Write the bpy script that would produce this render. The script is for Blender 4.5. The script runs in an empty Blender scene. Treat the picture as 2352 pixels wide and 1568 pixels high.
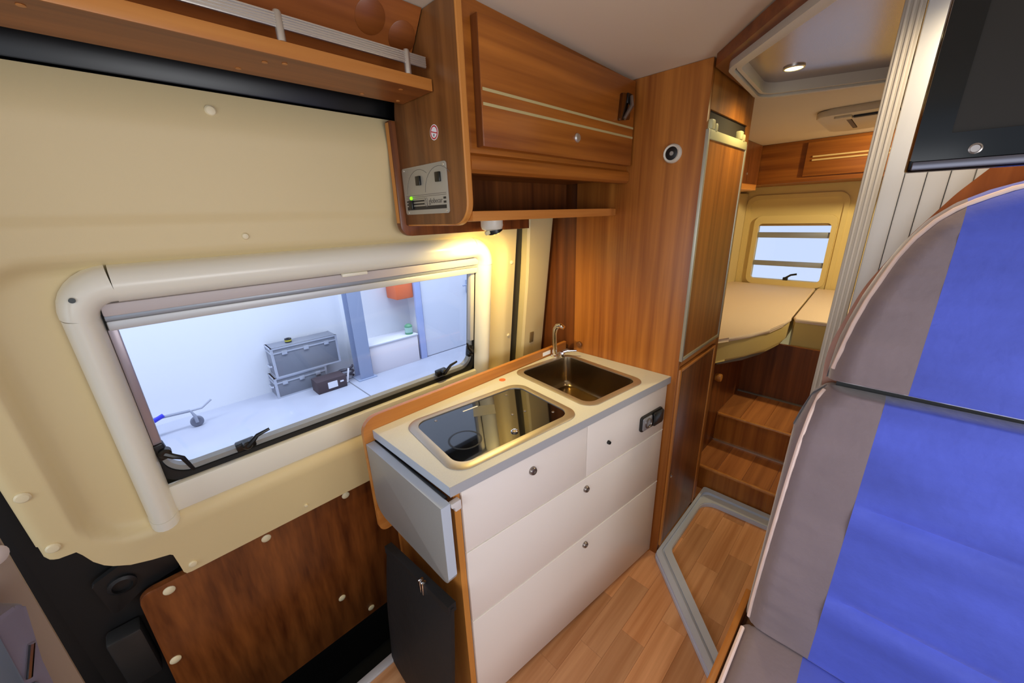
import bpy, bmesh, math, random
from mathutils import Matrix, Vector
random.seed(7)
S = bpy.context.scene
C = S.collection
PI = math.pi

# ------------------------------------------------------------------ camera
cam_d = bpy.data.cameras.new('camera')
cam = bpy.data.objects.new('camera', cam_d); C.objects.link(cam)
cam_d.sensor_width = 36.0
cam_d.lens = 864.0 / 2352.0 * 36.0
cam_d.clip_start = 0.02
RX = Vector((0.706, -0.707, -0.031)); RD = Vector((-0.245, -0.202, -0.948))
RX.normalize(); RD = (RD - RD.dot(RX) * RX).normalized(); RF = RX.cross(RD)
cam.matrix_world = Matrix(((RX.x, -RD.x, -RF.x, 0), (RX.y, -RD.y, -RF.y, 0), (RX.z, -RD.z, -RF.z, 1.5), (0, 0, 0, 1)))
S.camera = cam

# ------------------------------------------------------------------ world, view, big lights
S.view_settings.view_transform = 'Standard'
S.view_settings.look = 'None'
S.view_settings.gamma = 1.0
S.view_settings.use_curve_mapping = False
S.view_settings.exposure = 0.0
w = bpy.data.worlds.new('hall_light'); S.world = w; w.use_nodes = True
bg = w.node_tree.nodes['Background']
bg.inputs[0].default_value = (0.74, 0.84, 1.0, 1); bg.inputs[1].default_value = 1.05

def area(name, loc, direction, sx, sy, power, col):
    l = bpy.data.lights.new(name, 'AREA'); l.shape = 'RECTANGLE'; l.size = sx; l.size_y = sy
    l.energy = power; l.color = col
    o = bpy.data.objects.new(name, l); C.objects.link(o); o.location = loc
    o.rotation_euler = Vector(direction).to_track_quat('-Z', 'Y').to_euler()
    return o
area('windscreen_daylight', (-1.55, 0.0, 1.35), (1, 0, -0.12), 1.6, 0.8, 13, (0.95, 0.97, 1.0))
area('side_window_daylight', (0.35, -1.0, 1.25), (0, 1, -0.1), 0.9, 0.5, 10.5, (0.97, 0.98, 1.0))

area('hall_fill_light', (1.0, 3.6, 4.2), (0, 0.25, -1), 8.0, 1.2, 330, (0.86, 0.92, 1.0))  # unseen fill light, added to brighten the hall outside

# ------------------------------------------------------------------ helpers
def link(o):
    C.objects.link(o); return o

def origin_of(o):
    v = Vector((0, 0, 0))
    while o is not None:
        v += o.location; o = o.parent
    return v

def obj(name, bm, mat, parent=None, M=None, smooth=True, angle=35, kind=None, fix=True):
    if M is not None:
        bmesh.ops.transform(bm, matrix=M, verts=bm.verts)
    if fix:
        bmesh.ops.recalc_face_normals(bm, faces=bm.faces)
    if parent is not None:
        off = origin_of(parent)
    else:
        xs = [v.co for v in bm.verts]
        off = Vector(((min(v.x for v in xs) + max(v.x for v in xs)) / 2, (min(v.y for v in xs) + max(v.y for v in xs)) / 2, min(v.z for v in xs)))
    bmesh.ops.translate(bm, vec=-off, verts=bm.verts)
    me = bpy.data.meshes.new(name); bm.to_mesh(me); bm.free()
    me.materials.append(mat)
    if smooth:
        me.polygons.foreach_set('use_smooth', [True] * len(me.polygons))
        me.set_sharp_from_angle(angle=math.radians(angle))
    o = link(bpy.data.objects.new(name, me))
    if parent is not None:
        o.parent = parent
    else:
        o.location = off
    if kind: o['kind'] = kind
    return o

def tag(o, label, cat, group=None, kind=None):
    o['label'] = label; o['category'] = cat
    if group: o['group'] = group
    if kind: o['kind'] = kind
    return o

def thing(name, label, cat, loc, group=None, kind=None):
    o = link(bpy.data.objects.new(name, None)); o.location = loc; o.empty_display_size = 0.05
    return tag(o, label, cat, group, kind)

def nb(): return bmesh.new()

def box(bm, x0, x1, y0, y1, z0, z1, bev=0.0, seg=2):
    vs = [bm.verts.new(p) for p in ((x0, y0, z0), (x1, y0, z0), (x1, y1, z0), (x0, y1, z0), (x0, y0, z1), (x1, y0, z1), (x1, y1, z1), (x0, y1, z1))]
    fs = [bm.faces.new([vs[i] for i in f]) for f in ((3, 2, 1, 0), (4, 5, 6, 7), (0, 1, 5, 4), (1, 2, 6, 5), (2, 3, 7, 6), (3, 0, 4, 7))]
    if bev > 0:
        es = list({e for f in fs for e in f.edges})
        bmesh.ops.bevel(bm, geom=es, offset=bev, segments=seg, affect='EDGES', profile=0.5)
    return bm

def bx(*a, **k): return box(nb(), *a, **k)

def rpoly(pts, rad, n=6):
    """2D polygon with rounded corners; rad a number or list."""
    out = []; N = len(pts)
    if not isinstance(rad, (list, tuple)): rad = [rad] * N
    for i in range(N):
        p = Vector(pts[i]); a = Vector(pts[i - 1]); b = Vector(pts[(i + 1) % N]); r = rad[i]
        if r <= 1e-6: out.append((p.x, p.y)); continue
        da = (a - p).normalized(); db = (b - p).normalized()
        ang = math.acos(max(-1, min(1, da.dot(db)))); t = r / math.tan(ang / 2)
        t = min(t, (a - p).length * 0.499, (b - p).length * 0.499); rr = t * math.tan(ang / 2)
        c = p + (da + db).normalized() * (rr / math.sin(ang / 2))
        p0 = p + da * t; p1 = p + db * t
        a0 = math.atan2(p0.y - c.y, p0.x - c.x); a1 = math.atan2(p1.y - c.y, p1.x - c.x)
        d = a1 - a0
        while d > PI: d -= 2 * PI
        while d < -PI: d += 2 * PI
        for k in range(n + 1):
            th = a0 + d * k / n; out.append((c.x + rr * math.cos(th), c.y + rr * math.sin(th)))
    return out

def rrect(x0, x1, y0, y1, r, n=6): return rpoly([(x0, y0), (x1, y0), (x1, y1), (x0, y1)], r, n)

def place(axis):
    return {'x': lambda a, b, d: (d, a, b), 'y': lambda a, b, d: (a, d, b), 'z': lambda a, b, d: (a, b, d)}[axis]

def prism(bm, poly, d0, d1, axis='z', bev=0.0, seg=2):
    f = place(axis); n = len(poly)
    lo = [bm.verts.new(f(a, b, d0)) for a, b in poly]; hi = [bm.verts.new(f(a, b, d1)) for a, b in poly]
    f0 = bm.faces.new(lo[::-1]); f1 = bm.faces.new(hi)
    for i in range(n):
        bm.faces.new((lo[i], lo[(i + 1) % n], hi[(i + 1) % n], hi[i]))
    if bev > 0:
        bmesh.ops.bevel(bm, geom=list(f0.edges) + list(f1.edges), offset=bev, segments=seg, affect='EDGES', profile=0.5)
    return bm

def pr(*a, **k): return prism(nb(), *a, **k)

def ring(bm, outer, inner, d0, d1, axis='z'):
    f = place(axis); n = len(outer)
    V = [[bm.verts.new(f(a, b, d)) for a, b in p] for d in (d0, d1) for p in (outer, inner)]
    o0, i0, o1, i1 = V
    for i in range(n):
        j = (i + 1) % n
        bm.faces.new((o0[i], o0[j], o1[j], o1[i])); bm.faces.new((i0[j], i0[i], i1[i], i1[j]))
        bm.faces.new((o1[i], o1[j], i1[j], i1[i])); bm.faces.new((o0[j], o0[i], i0[i], i0[j]))
    return bm

def basis(d):
    d = d.normalized(); u = Vector((0, 0, 1)) if abs(d.z) < 0.9 else Vector((1, 0, 0))
    a = d.cross(u).normalized(); return a, d.cross(a).normalized()

def tube(bm, pts, r, n=10, closed=False):
    pts = [Vector(p) for p in pts]; N = len(pts); R = []
    rr = r if isinstance(r, (list, tuple)) else [r] * N
    a = None
    for i, p in enumerate(pts):
        if closed: d = pts[(i + 1) % N] - pts[i - 1]
        else: d = pts[min(i + 1, N - 1)] - pts[max(i - 1, 0)]
        d.normalize()
        if a is None: a, b = basis(d)
        else:
            a = (a - d * a.dot(d)).normalized(); b = d.cross(a)
        R.append([bm.verts.new(p + (a * math.cos(2 * PI * k / n) + b * math.sin(2 * PI * k / n)) * rr[i]) for k in range(n)])
    for i in range(N if closed else N - 1):
        A = R[i]; B_ = R[(i + 1) % N]
        for k in range(n):
            bm.faces.new((A[k], A[(k + 1) % n], B_[(k + 1) % n], B_[k]))
    if not closed:
        bm.faces.new(R[0][::-1]); bm.faces.new(R[-1])
    return bm

def tb(*a, **k): return tube(nb(), *a, **k)

def lathe(bm, prof, n=24, M=None):
    """prof: list of (r, h) about local z."""
    rows = []; new = []
    for r, h in prof:
        if r < 1e-6:
            v = bm.verts.new((0, 0, h)); rows.append([v]); new.append(v)
        else:
            row = [bm.verts.new((r * math.cos(2 * PI * k / n), r * math.sin(2 * PI * k / n), h)) for k in range(n)]
            rows.append(row); new += row
    for A, B_ in zip(rows, rows[1:]):
        if len(A) == 1 and len(B_) == 1: continue
        for k in range(n):
            j = (k + 1) % n
            if len(A) == 1: bm.faces.new((A[0], B_[k], B_[j]))
            elif len(B_) == 1: bm.faces.new((A[k], A[j], B_[0]))
            else: bm.faces.new((A[k], A[j], B_[j], B_[k]))
    if M is not None: bmesh.ops.transform(bm, matrix=M, verts=new)
    return bm

def lt(prof, n=24, M=None): return lathe(nb(), prof, n, M)

def frame(o, ex, ey, ez):
    ex, ey, ez, o = Vector(ex), Vector(ey), Vector(ez), Vector(o)
    return Matrix(((ex.x, ey.x, ez.x, o.x), (ex.y, ey.y, ez.y, o.y), (ex.z, ey.z, ez.z, o.z), (0, 0, 0, 1)))

def at(p, d=(0, 0, 1)):
    """matrix putting local z along d at p"""
    d = Vector(d).normalized(); a, b = basis(d)
    return frame(p, a, d.cross(a), d)

def sm(t):
    t = max(0.0, min(1.0, t)); return t * t * (3 - 2 * t)

def text_bm(body, size, extrude=0.0004):
    cu = bpy.data.curves.new('lettering', 'FONT'); cu.body = body; cu.size = size; cu.extrude = extrude; cu.resolution_u = 3
    o = bpy.data.objects.new('lettering_tmp', cu); C.objects.link(o)
    dg = bpy.context.evaluated_depsgraph_get(); me = bpy.data.meshes.new_from_object(o.evaluated_get(dg))
    bm = nb(); bm.from_mesh(me); bpy.data.objects.remove(o); bpy.data.meshes.remove(me); bpy.data.curves.remove(cu)
    return bm

# ------------------------------------------------------------------ materials
def s2l(c): return tuple(((x / 255) / 12.92 if x / 255 <= 0.04045 else ((x / 255 + 0.055) / 1.055) ** 2.4) for x in c)

def mat(name, col, rough=0.5, metal=0.0, spec=0.5, coat=0.0, sheen=0.0, bump=0.0, bscale=200, var=0.0, vscale=6, emit=None, es=0):
    m = bpy.data.materials.new(name); m.use_nodes = True; nt = m.node_tree; p = nt.nodes['Principled BSDF']
    c = s2l(col)
    p.inputs['Base Color'].default_value = (*c, 1); p.inputs['Roughness'].default_value = rough
    p.inputs['Metallic'].default_value = metal; p.inputs['Specular IOR Level'].default_value = spec
    p.inputs['Coat Weight'].default_value = coat; p.inputs['Coat Roughness'].default_value = 0.08
    p.inputs['Sheen Weight'].default_value = sheen; p.inputs['Sheen Roughness'].default_value = 0.4
    tc = nt.nodes.new('ShaderNodeTexCoord')
    if var > 0:
        n = nt.nodes.new('ShaderNodeTexNoise'); n.inputs['Detail'].default_value = 5
        mpv = nt.nodes.new('ShaderNodeMapping'); mpv.inputs['Scale'].default_value = vscale if isinstance(vscale, tuple) else (vscale, vscale, vscale)
        n.inputs['Scale'].default_value = 1.0
        nt.links.new(tc.outputs['Object'], mpv.inputs['Vector']); nt.links.new(mpv.outputs[0], n.inputs['Vector'])
        r = nt.nodes.new('ShaderNodeMapRange'); r.inputs[1].default_value = 0.3; r.inputs[2].default_value = 0.7
        r.inputs[3].default_value = 1 - var; r.inputs[4].default_value = 1 + var
        nt.links.new(n.outputs['Fac'], r.inputs[0])
        v = nt.nodes.new('ShaderNodeVectorMath'); v.operation = 'SCALE'; v.inputs[0].default_value = c
        nt.links.new(r.outputs[0], v.inputs['Scale']); nt.links.new(v.outputs[0], p.inputs['Base Color'])
    if bump > 0:
        n2 = nt.nodes.new('ShaderNodeTexNoise'); n2.inputs['Scale'].default_value = bscale; n2.inputs['Detail'].default_value = 4
        nt.links.new(tc.outputs['Object'], n2.inputs['Vector'])
        b = nt.nodes.new('ShaderNodeBump'); b.inputs['Strength'].default_value = bump; b.inputs['Distance'].default_value = 0.01
        nt.links.new(n2.outputs['Fac'], b.inputs['Height']); nt.links.new(b.outputs['Normal'], p.inputs['Normal'])
    if emit:
        p.inputs['Emission Color'].default_value = (*s2l(emit), 1); p.inputs['Emission Strength'].default_value = es
    return m

def wood(name, c1, c2, axis='z', rough=0.38, scale=1.0, coat=0.0, rand=0.0):
    m = bpy.data.materials.new(name); m.use_nodes = True; nt = m.node_tree; p = nt.nodes['Principled BSDF']
    tc = nt.nodes.new('ShaderNodeTexCoord'); mp = nt.nodes.new('ShaderNodeMapping')
    k = {'x': (0.9, 26, 26), 'y': (26, 0.9, 26), 'z': (26, 26, 0.9)}[axis]
    mp.inputs['Scale'].default_value = [q * scale for q in k]
    src = tc.outputs['Object']
    oi = nt.nodes.new('ShaderNodeObjectInfo')
    ad = nt.nodes.new('ShaderNodeVectorMath'); ad.operation = 'ADD'
    sc = nt.nodes.new('ShaderNodeVectorMath'); sc.operation = 'SCALE'; sc.inputs[0].default_value = (7.3, 3.1, 5.7)
    nt.links.new(oi.outputs['Random'], sc.inputs['Scale']); nt.links.new(src, ad.inputs[0]); nt.links.new(sc.outputs[0], ad.inputs[1])
    nt.links.new(ad.outputs[0], mp.inputs['Vector'])
    n = nt.nodes.new('ShaderNodeTexNoise'); n.inputs['Scale'].default_value = 1.0; n.inputs['Detail'].default_value = 3.5
    n.inputs['Roughness'].default_value = 0.55; n.inputs['Distortion'].default_value = 0.15
    nt.links.new(mp.outputs[0], n.inputs['Vector'])
    mp2 = nt.nodes.new('ShaderNodeMapping'); mp2.inputs['Scale'].default_value = [q * 5 * scale for q in k]
    nt.links.new(ad.outputs[0], mp2.inputs['Vector'])
    n2 = nt.nodes.new('ShaderNodeTexNoise'); n2.inputs['Scale'].default_value = 1.0; n2.inputs['Detail'].default_value = 3
    nt.links.new(mp2.outputs[0], n2.inputs['Vector'])
    mx = nt.nodes.new('ShaderNodeMath'); mx.operation = 'MULTIPLY_ADD'; mx.inputs[1].default_value = 0.2
    nt.links.new(n2.outputs['Fac'], mx.inputs[0]); nt.links.new(n.outputs['Fac'], mx.inputs[2])
    r = nt.nodes.new('ShaderNodeValToRGB'); e = r.color_ramp.elements
    e[0].position = 0.38; e[0].color = (*s2l(c1), 1); e[1].position = 0.82; e[1].color = (*s2l(c2), 1)
    nt.links.new(mx.outputs[0], r.inputs[0])
    out = r.outputs[0]
    if rand > 0:
        mr = nt.nodes.new('ShaderNodeMapRange'); mr.inputs[3].default_value = 1 - rand; mr.inputs[4].default_value = 1 + rand
        nt.links.new(oi.outputs['Random'], mr.inputs[0])
        v = nt.nodes.new('ShaderNodeVectorMath'); v.operation = 'SCALE'
        nt.links.new(out, v.inputs[0]); nt.links.new(mr.outputs[0], v.inputs['Scale']); out = v.outputs[0]
    nt.links.new(out, p.inputs['Base Color'])
    p.inputs['Roughness'].default_value = rough; p.inputs['Coat Weight'].default_value = coat; p.inputs['Coat Roughness'].default_value = 0.15
    return m

def glass(name, tint, gloss=0.08):
    m = bpy.data.materials.new(name); m.use_nodes = True; nt = m.node_tree; nt.nodes.clear()
    o = nt.nodes.new('ShaderNodeOutputMaterial'); t = nt.nodes.new('ShaderNodeBsdfTransparent'); g = nt.nodes.new('ShaderNodeBsdfGlossy')
    t.inputs[0].default_value = (*tint, 1); g.inputs['Roughness'].default_value = 0.03
    f = nt.nodes.new('ShaderNodeFresnel'); f.inputs[0].default_value = 1.35
    mx = nt.nodes.new('ShaderNodeMixShader'); nt.links.new(f.outputs[0], mx.inputs[0])
    nt.links.new(t.outputs[0], mx.inputs[1]); nt.links.new(g.outputs[0], mx.inputs[2]); nt.links.new(mx.outputs[0], o.inputs[0])
    return m

W_TALL = wood('cherry_laminate_vertical', (130, 68, 20), (188, 118, 48), 'z')
W_H = wood('cherry_laminate_horizontal', (122, 62, 14), (178, 106, 38), 'x', rough=0.33)
W_SIDE = wood('cherry_laminate_side', (98, 58, 26), (148, 96, 48), 'z', rough=0.4)
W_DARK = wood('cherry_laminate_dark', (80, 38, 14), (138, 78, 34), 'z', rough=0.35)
W_REAR = wood('cherry_laminate_rear', (124, 70, 18), (176, 110, 38), 'z', rough=0.45)
W_Y = wood('cherry_laminate_across', (112, 58, 16), (160, 96, 36), 'y', rough=0.4)
W_EDGE = wood('cherry_edge_band', (176, 106, 40), (206, 140, 66), 'z', rough=0.4)
W_EDGEX = wood('cherry_edge_band_long', (176, 106, 44), (206, 140, 70), 'x', rough=0.36)
W_PLANK = wood('vinyl_plank', (198, 134, 84), (236, 178, 128), 'x', rough=0.42, rand=0.2)
W_STEP = wood('step_plank', (140, 80, 38), (186, 120, 66), 'x', rough=0.45, rand=0.22)
W_BENCH = wood('bench_shell_wood', (130, 66, 24), (176, 100, 44), 'z', rough=0.35)
CREAM = mat('cream_door_panel', (220, 200, 152), 0.5, bump=0.05, bscale=900)
CREAMP = mat('cream_plastic', (222, 202, 150), 0.45)
REARCREAM = mat('cream_rear_door', (226, 204, 140), 0.55)
CAPM = mat('cream_screw_cap', (232, 218, 180), 0.4)
WHITEF = mat('white_window_plastic', (236, 232, 216), 0.28)
CEIL = mat('beige_ceiling_cloth', (224, 210, 186), 0.9, bump=0.05, bscale=500)
BLACK = mat('black_rubber', (16, 16, 17), 0.6)
DARKM = mat('dark_painted_metal', (22, 22, 23), 0.5)
BLACKP = mat('black_plastic', (14, 14, 15), 0.35)
GREYL = mat('light_grey_blind', (205, 208, 210), 0.45, metal=0.3)
GREYM = mat('grey_blind_rail', (158, 164, 172), 0.4, metal=0.4)
ALU = mat('brushed_aluminium', (214, 210, 202), 0.32, metal=0.85)
ALUF = mat('aluminium_door_frame', (178, 176, 160), 0.4, metal=0.6)
CHROME = mat('chrome', (225, 225, 228), 0.08, metal=1.0)
STEEL = mat('stainless_steel', (196, 188, 176), 0.42, metal=0.85)
STEELB = mat('stainless_bowl', (150, 132, 104), 0.25, metal=1.0)
HOBGLASS = mat('black_hob_glass', (10, 11, 14), 0.03, spec=0.9, coat=0.6)
HOBMARK = mat('hob_reflection', (20, 20, 20), 0.2)
STICK = mat('pale_hob_sticker', (88, 86, 74), 0.3)
TOP = mat('grey_speckle_worktop', (214, 216, 214), 0.4, var=0.04, vscale=400)
TOPEDGE = mat('grey_worktop_edge', (168, 168, 172), 0.45)
FLAPM = mat('grey_flap_laminate', (150, 150, 148), 0.32, var=0.05, vscale=500)
FLAPEDGE = mat('pale_flap_edge', (188, 198, 212), 0.35)
DRAWER = mat('cream_white_drawer', (232, 222, 214), 0.38)
HILITE = mat('drawer_edge_highlight', (248, 242, 232), 0.4)  # painted highlight colour for the drawer edges
NICKEL = mat('satin_nickel', (150, 142, 138), 0.3, metal=0.9)
BLUE = mat('blue_velvet', (74, 89, 194), 0.75, sheen=0.6, bump=0.2, bscale=40, var=0.2, vscale=(1.5, 3.0, 9.0))
GREYV = mat('mauve_grey_velvet', (128, 113, 117), 0.8, sheen=0.5, bump=0.12, bscale=70, var=0.07, vscale=9)
PIPE = mat('pale_pink_piping', (232, 206, 196), 0.6)
BAGM = mat('black_nylon', (13, 14, 17), 0.7, bump=0.2, bscale=30)
TVB = mat('black_gloss_bezel', (6, 7, 8), 0.12, spec=0.3)
TVS = mat('dark_tv_screen', (34, 30, 26), 0.4, spec=0.2)
TVSTRIP = mat('grey_tv_strip', (88, 88, 100), 0.25, metal=0.5)
TAMB = mat('white_tambour_slat', (222, 222, 220), 0.4)
TAMBP = mat('beige_grey_profile', (192, 184, 170), 0.45)
GREYFR = mat('grey_floor_frame', (204, 214, 234), 0.4)
PALEFR = mat('pale_ceiling_frame', (196, 190, 176), 0.4)
GLOSSB = mat('glossy_ceiling_panel', (172, 160, 160), 0.24, metal=0.75)
MATT = mat('cream_mattress_cloth', (240, 218, 194), 0.9, bump=0.2, bscale=150)
MATTS = mat('yellow_mattress_side', (206, 182, 116), 0.85)
SLATM = mat('grey_bed_board', (120, 112, 104), 0.7)
VENTW = mat('white_vent_plastic', (206, 190, 158), 0.5)
PILLARM = mat('taupe_pillar_trim', (160, 142, 128), 0.6)
BLUEG = mat('blue_grey_hardware', (104, 116, 130), 0.4, metal=0.3)
HALLW = mat('white_hall_wall', (238, 240, 244), 0.8)
HALLF = mat('hall_concrete_floor', (178, 182, 196), 0.6, var=0.06, vscale=2)
HALLD = mat('hall_door_paint', (226, 230, 240), 0.6)
STEELC = mat('grey_steel_column', (160, 172, 198), 0.5)
CASEP = mat('hazy_grey_case', (128, 132, 142), 0.5)  # grey lightened, haze put into the colour
CASEA = mat('case_aluminium', (200, 204, 214), 0.4, metal=0.5)
BOXD = mat('dark_brown_crate', (70, 60, 66), 0.7)
PAPER = mat('white_paper', (240, 240, 246), 0.7)
ORANGE = mat('orange_plastic', (240, 120, 70), 0.5)
GREEN = mat('green_plastic', (96, 160, 120), 0.5)
BLUEP = mat('blue_plastic', (40, 50, 210), 0.5)
RED = mat('sign_red', (200, 30, 40), 0.5)
PLATE = mat('silver_control_plate', (176, 172, 160), 0.4, metal=0.2)
PRINT = mat('dark_print', (46, 42, 40), 0.6)
PRINTL = mat('grey_print', (110, 104, 96), 0.6)
LEDG = mat('green_led', (120, 230, 20), 0.4, emit=(130, 240, 10), es=1.5)
LEDW = mat('warm_lamp_diodes', (255, 200, 80), 0.4, emit=(255, 205, 90), es=6)
SPOTE = mat('warm_ceiling_spot', (255, 245, 200), 0.4, emit=(255, 238, 150), es=9)
GLASSM = glass('window_acrylic', (0.90, 0.93, 1.0))
WARM = (1.0, 0.73, 0.24)
WARM2 = (1.0, 0.82, 0.5)

# ================================================================== SETTING
# ---- floor with planks
fl = obj('floor', bx(-1.6, 2.0, -1.02, 1.0, -0.05, -0.003), mat('floor_base', (168, 112, 70), 0.8), kind='structure')
tag(fl, 'light brown wood plank floor of the camper van', 'floor')
PW, PL = 0.092, 0.36
pm = {}
def plank_mesh(L, Wd):
    key = (round(L, 3), round(Wd, 3))
    if key not in pm:
        bm = bx(-L / 2 + 0.0002, L / 2 - 0.0002, -Wd / 2 + 0.0002, Wd / 2 - 0.0002, -0.003, 0.0, bev=0.0003, seg=1)
        me = bpy.data.meshes.new('plank'); bm.to_mesh(me); bm.free(); me.materials.append(W_PLANK); pm[key] = me
    return pm[key]
fo = origin_of(fl)
row = 0; y = -0.10
while y < 0.995:
    wd = min(PW, 1.0 - y); x = -0.5 - (row * 0.137) % PL
    while x < 1.97:
        L = min(PL, 1.99 - x)
        if L > 0.03:
            o = link(bpy.data.objects.new('plank', plank_mesh(L, wd))); o.parent = fl
            o.location = Vector((x + L / 2, y + wd / 2, 0)) - fo
        x += PL
    y += PW; row += 1

# ---- van body: side wall, step well, ceiling, right wall, rear wall
bm = nb()
box(bm, -1.6, -0.25, 1.42, 1.45, -0.55, 2.0); box(bm, 1.25, 4.0, 1.42, 1.45, -0.55, 2.0)
box(bm, -0.25, 1.25, 1.42, 1.45, -0.55, 0.62); box(bm, -0.25, 1.25, 1.42, 1.45, 1.42, 2.0)
o = obj('wall_left', bm, DARKM, kind='structure'); tag(o, 'dark painted van body side behind the sliding door', 'wall')
bm = nb(); box(bm, -1.6, 1.4, 0.98, 1.42, -0.52, -0.5); box(bm, -1.6, 1.4, 0.995, 1.0, -0.5, -0.05)
o = obj('step_well', bm, BLACK, kind='structure'); tag(o, 'black sunken entrance step well below the sliding door', 'step well')
o = obj('sill_strip', bx(-1.0, 0.40, 0.978, 1.006, 0.0, 0.012, bev=0.003), mat('pale_sill_strip', (196, 194, 198), 0.4), kind='structure')
tag(o, 'pale metal sill strip along the floor edge', 'sill')
o = obj('ceiling', pr([(-1.6, 1.959), (0.6, 1.959), (1.385, 1.935), (4.0, 1.935), (4.0, 1.98), (-1.6, 1.98)], -1.05, 1.44, 'y'), CEIL, kind='structure'); tag(o, 'plain beige cloth ceiling of the camper van', 'ceiling')
bm = nb()
box(bm, -0.3, 3.98, -1.06, -1.03, -0.1, 0.95); box(bm, -0.3, 3.98, -1.06, -1.03, 1.5, 1.95)
box(bm, -0.3, -0.15, -1.06, -1.03, 0.95, 1.5); box(bm, 0.85, 3.98, -1.06, -1.03, 0.95, 1.5)
o = obj('wall_right', bm, CREAMP, kind='structure'); tag(o, 'cream side wall beyond the bench with window opening', 'wall')
RD0 = 3.95
bm = nb()
wy0, wy1, wz0, wz1 = 0.405, 0.90, 0.905, 1.37
box(bm, RD0, RD0 + .03, -1.05, wy0, 0.0, 1.95); box(bm, RD0, RD0 + .03, wy1, 1.44, 0.0, 1.95)
box(bm, RD0, RD0 + .03, wy0, wy1, 0.0, wz0); box(bm, RD0, RD0 + .03, wy0, wy1, wz1, 1.95)
wr = obj('wall_rear', bm, REARCREAM, kind='structure'); tag(wr, 'yellowish cream rear door panel around the small window', 'wall')
def raised(y0, y1, z0, z1, yi0, yi1, zi0, zi1, d, r0, r1, name, m):
    b = ring(nb(), rrect(y0, y1, z0, z1, r0, 8), rrect(yi0, yi1, zi0, zi1, r1, 8), RD0 - d, RD0 + 0.001, 'x')
    return obj(name, b, m, wr)
raised(0.33, 1.02, 0.7, 1.60, 0.36, 0.985, 0.73, 1.565, 0.012, 0.08, 0.06, 'pressed_border', REARCREAM)
raised(0.372, 0.935, 0.86, 1.435, 0.405, 0.90, 0.905, 1.37, 0.03, 0.06, 0.03, 'window_surround', REARCREAM)
wn = thing('window_2', 'small bright rear door window with two grey blind bars', 'window', (RD0, 0.65, wz0), kind='structure')
obj('pane', pr(rrect(wy0, wy1, wz0, wz1, 0.02), RD0 + 0.012, RD0 + 0.016, 'x'), GLASSM, wn)
obj('blind_bar', bx(RD0 - 0.012, RD0 + 0.006, wy0 + .002, wy1 - .002, 1.255, 1.30, bev=0.003), GREYM, wn)
obj('blind_bar', bx(RD0 - 0.012, RD0 + 0.006, wy0 + .002, wy1 - .002, 1.02, 1.062, bev=0.003), GREYM, wn)
obj('blind_cassette', bx(RD0 - 0.02, RD0 + 0.006, wy0 + .002, wy1 - .002, 1.352, 1.372, bev=0.003), mat('brown_cassette', (150, 120, 70), .5), wn)
b = bx(RD0 - 0.03, RD0, 0.62, 0.655, 0.905, 0.93, bev=0.004)
tube(b, [(RD0 - 0.035, 0.638, 0.925), (RD0 - 0.04, 0.60, 0.955), (RD0 - 0.04, 0.56, 0.965)], 0.008, 8)
obj('window_catch', b, BLACKP, wn)
# front side wall part at the left of the door (beyond the frame) keeps the cab closed
o = obj('wall_front', bx(-1.62, -1.6, -1.05, 1.26, -0.5, 0.85), DARKM, kind='structure'); tag(o, 'dark dashboard bulkhead at the front of the cab', 'wall')

o = obj('wall_bedside', bx(1.90, RD0 - 0.002, 1.155, 1.175, 0.0, 1.934), CREAMP, kind='structure'); tag(o, 'cream side lining of the van beside the rear bed', 'wall')
# ---- hall outside
HZ = -0.6
o = obj('hall_floor', bx(-9, 9, 1.4, 8, HZ - 0.05, HZ), HALLF, kind='structure'); tag(o, 'pale grey concrete floor of the hall outside', 'floor')
g = bx(1.72, 1.735, 2.0, 5.4, HZ, HZ + 0.002); obj('floor_joint', g, mat('dark_joint', (120, 122, 130), .8), o)
bm = nb(); box(bm, -9, 1.95, 5.47, 5.6, HZ, 3.0); box(bm, 1.95, 2.95, 5.33, 5.6, HZ, 3.0); box(bm, 2.95, 9, 5.04, 5.6, HZ, 3.0)
o = obj('wall_hall', bm, HALLW, kind='structure'); tag(o, 'white workshop wall seen through the side window', 'wall')
d2 = thing('door_3', 'white hall door with grey lever handle outside', 'door', (3.5, 5.03, HZ), kind='structure')
obj('leaf', bx(3.0, 4.06, 5.0, 5.035, HZ + 0.01, 1.5, bev=0.003), HALLD, d2)
obj('door_frame', bx(2.885, 2.985, 4.98, 5.03, HZ, 1.55, bev=0.003), mat('pale_blue_frame', (176, 190, 232), .5), d2)
b = bx(3.86, 3.92, 4.985, 5.0, 0.30, 0.52, bev=0.004); tube(b, [(3.89, 4.99, 0.44), (3.89, 4.95, 0.44), (3.76, 4.945, 0.44)], 0.012, 8)
obj('door_handle', b, STEELC, d2)

# ================================================================== SLIDING DOOR (local u,s,n)
DO = Vector((0, 1.116, 1.5)); ES = Vector((0, -0.117, 0.9931)); EN = Vector((0, -0.9931, -0.117))
DM = frame(DO, (1, 0, 0), ES, EN)
def dw(u, s, n): return DO + Vector((u, 0, 0)) + ES * s + EN * n
dr = thing('door_1', 'cream sliding door panel with wide window and screw caps', 'door', dw(0.4, -1.75, 0), kind='structure')
HU0, HU1, HS0, HS1 = -0.085, 0.965, -0.655, -0.13
BOT = [(-0.299, -0.66), (-0.296, -0.69), (-0.29, -0.701), (-0.278, -0.706), (-0.252, -0.708), (-0.246, -0.723), (-0.237, -0.754), (-0.225, -0.777), (-0.213, -0.791), (-0.187, -0.811), (-0.15, -0.826), (-0.117, -0.836), (-0.112, -0.842), (-0.1085, -0.88), (-0.106, -0.915), (-0.101, -0.925), (-0.09, -0.927), (1.15, -0.927)]
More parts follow.
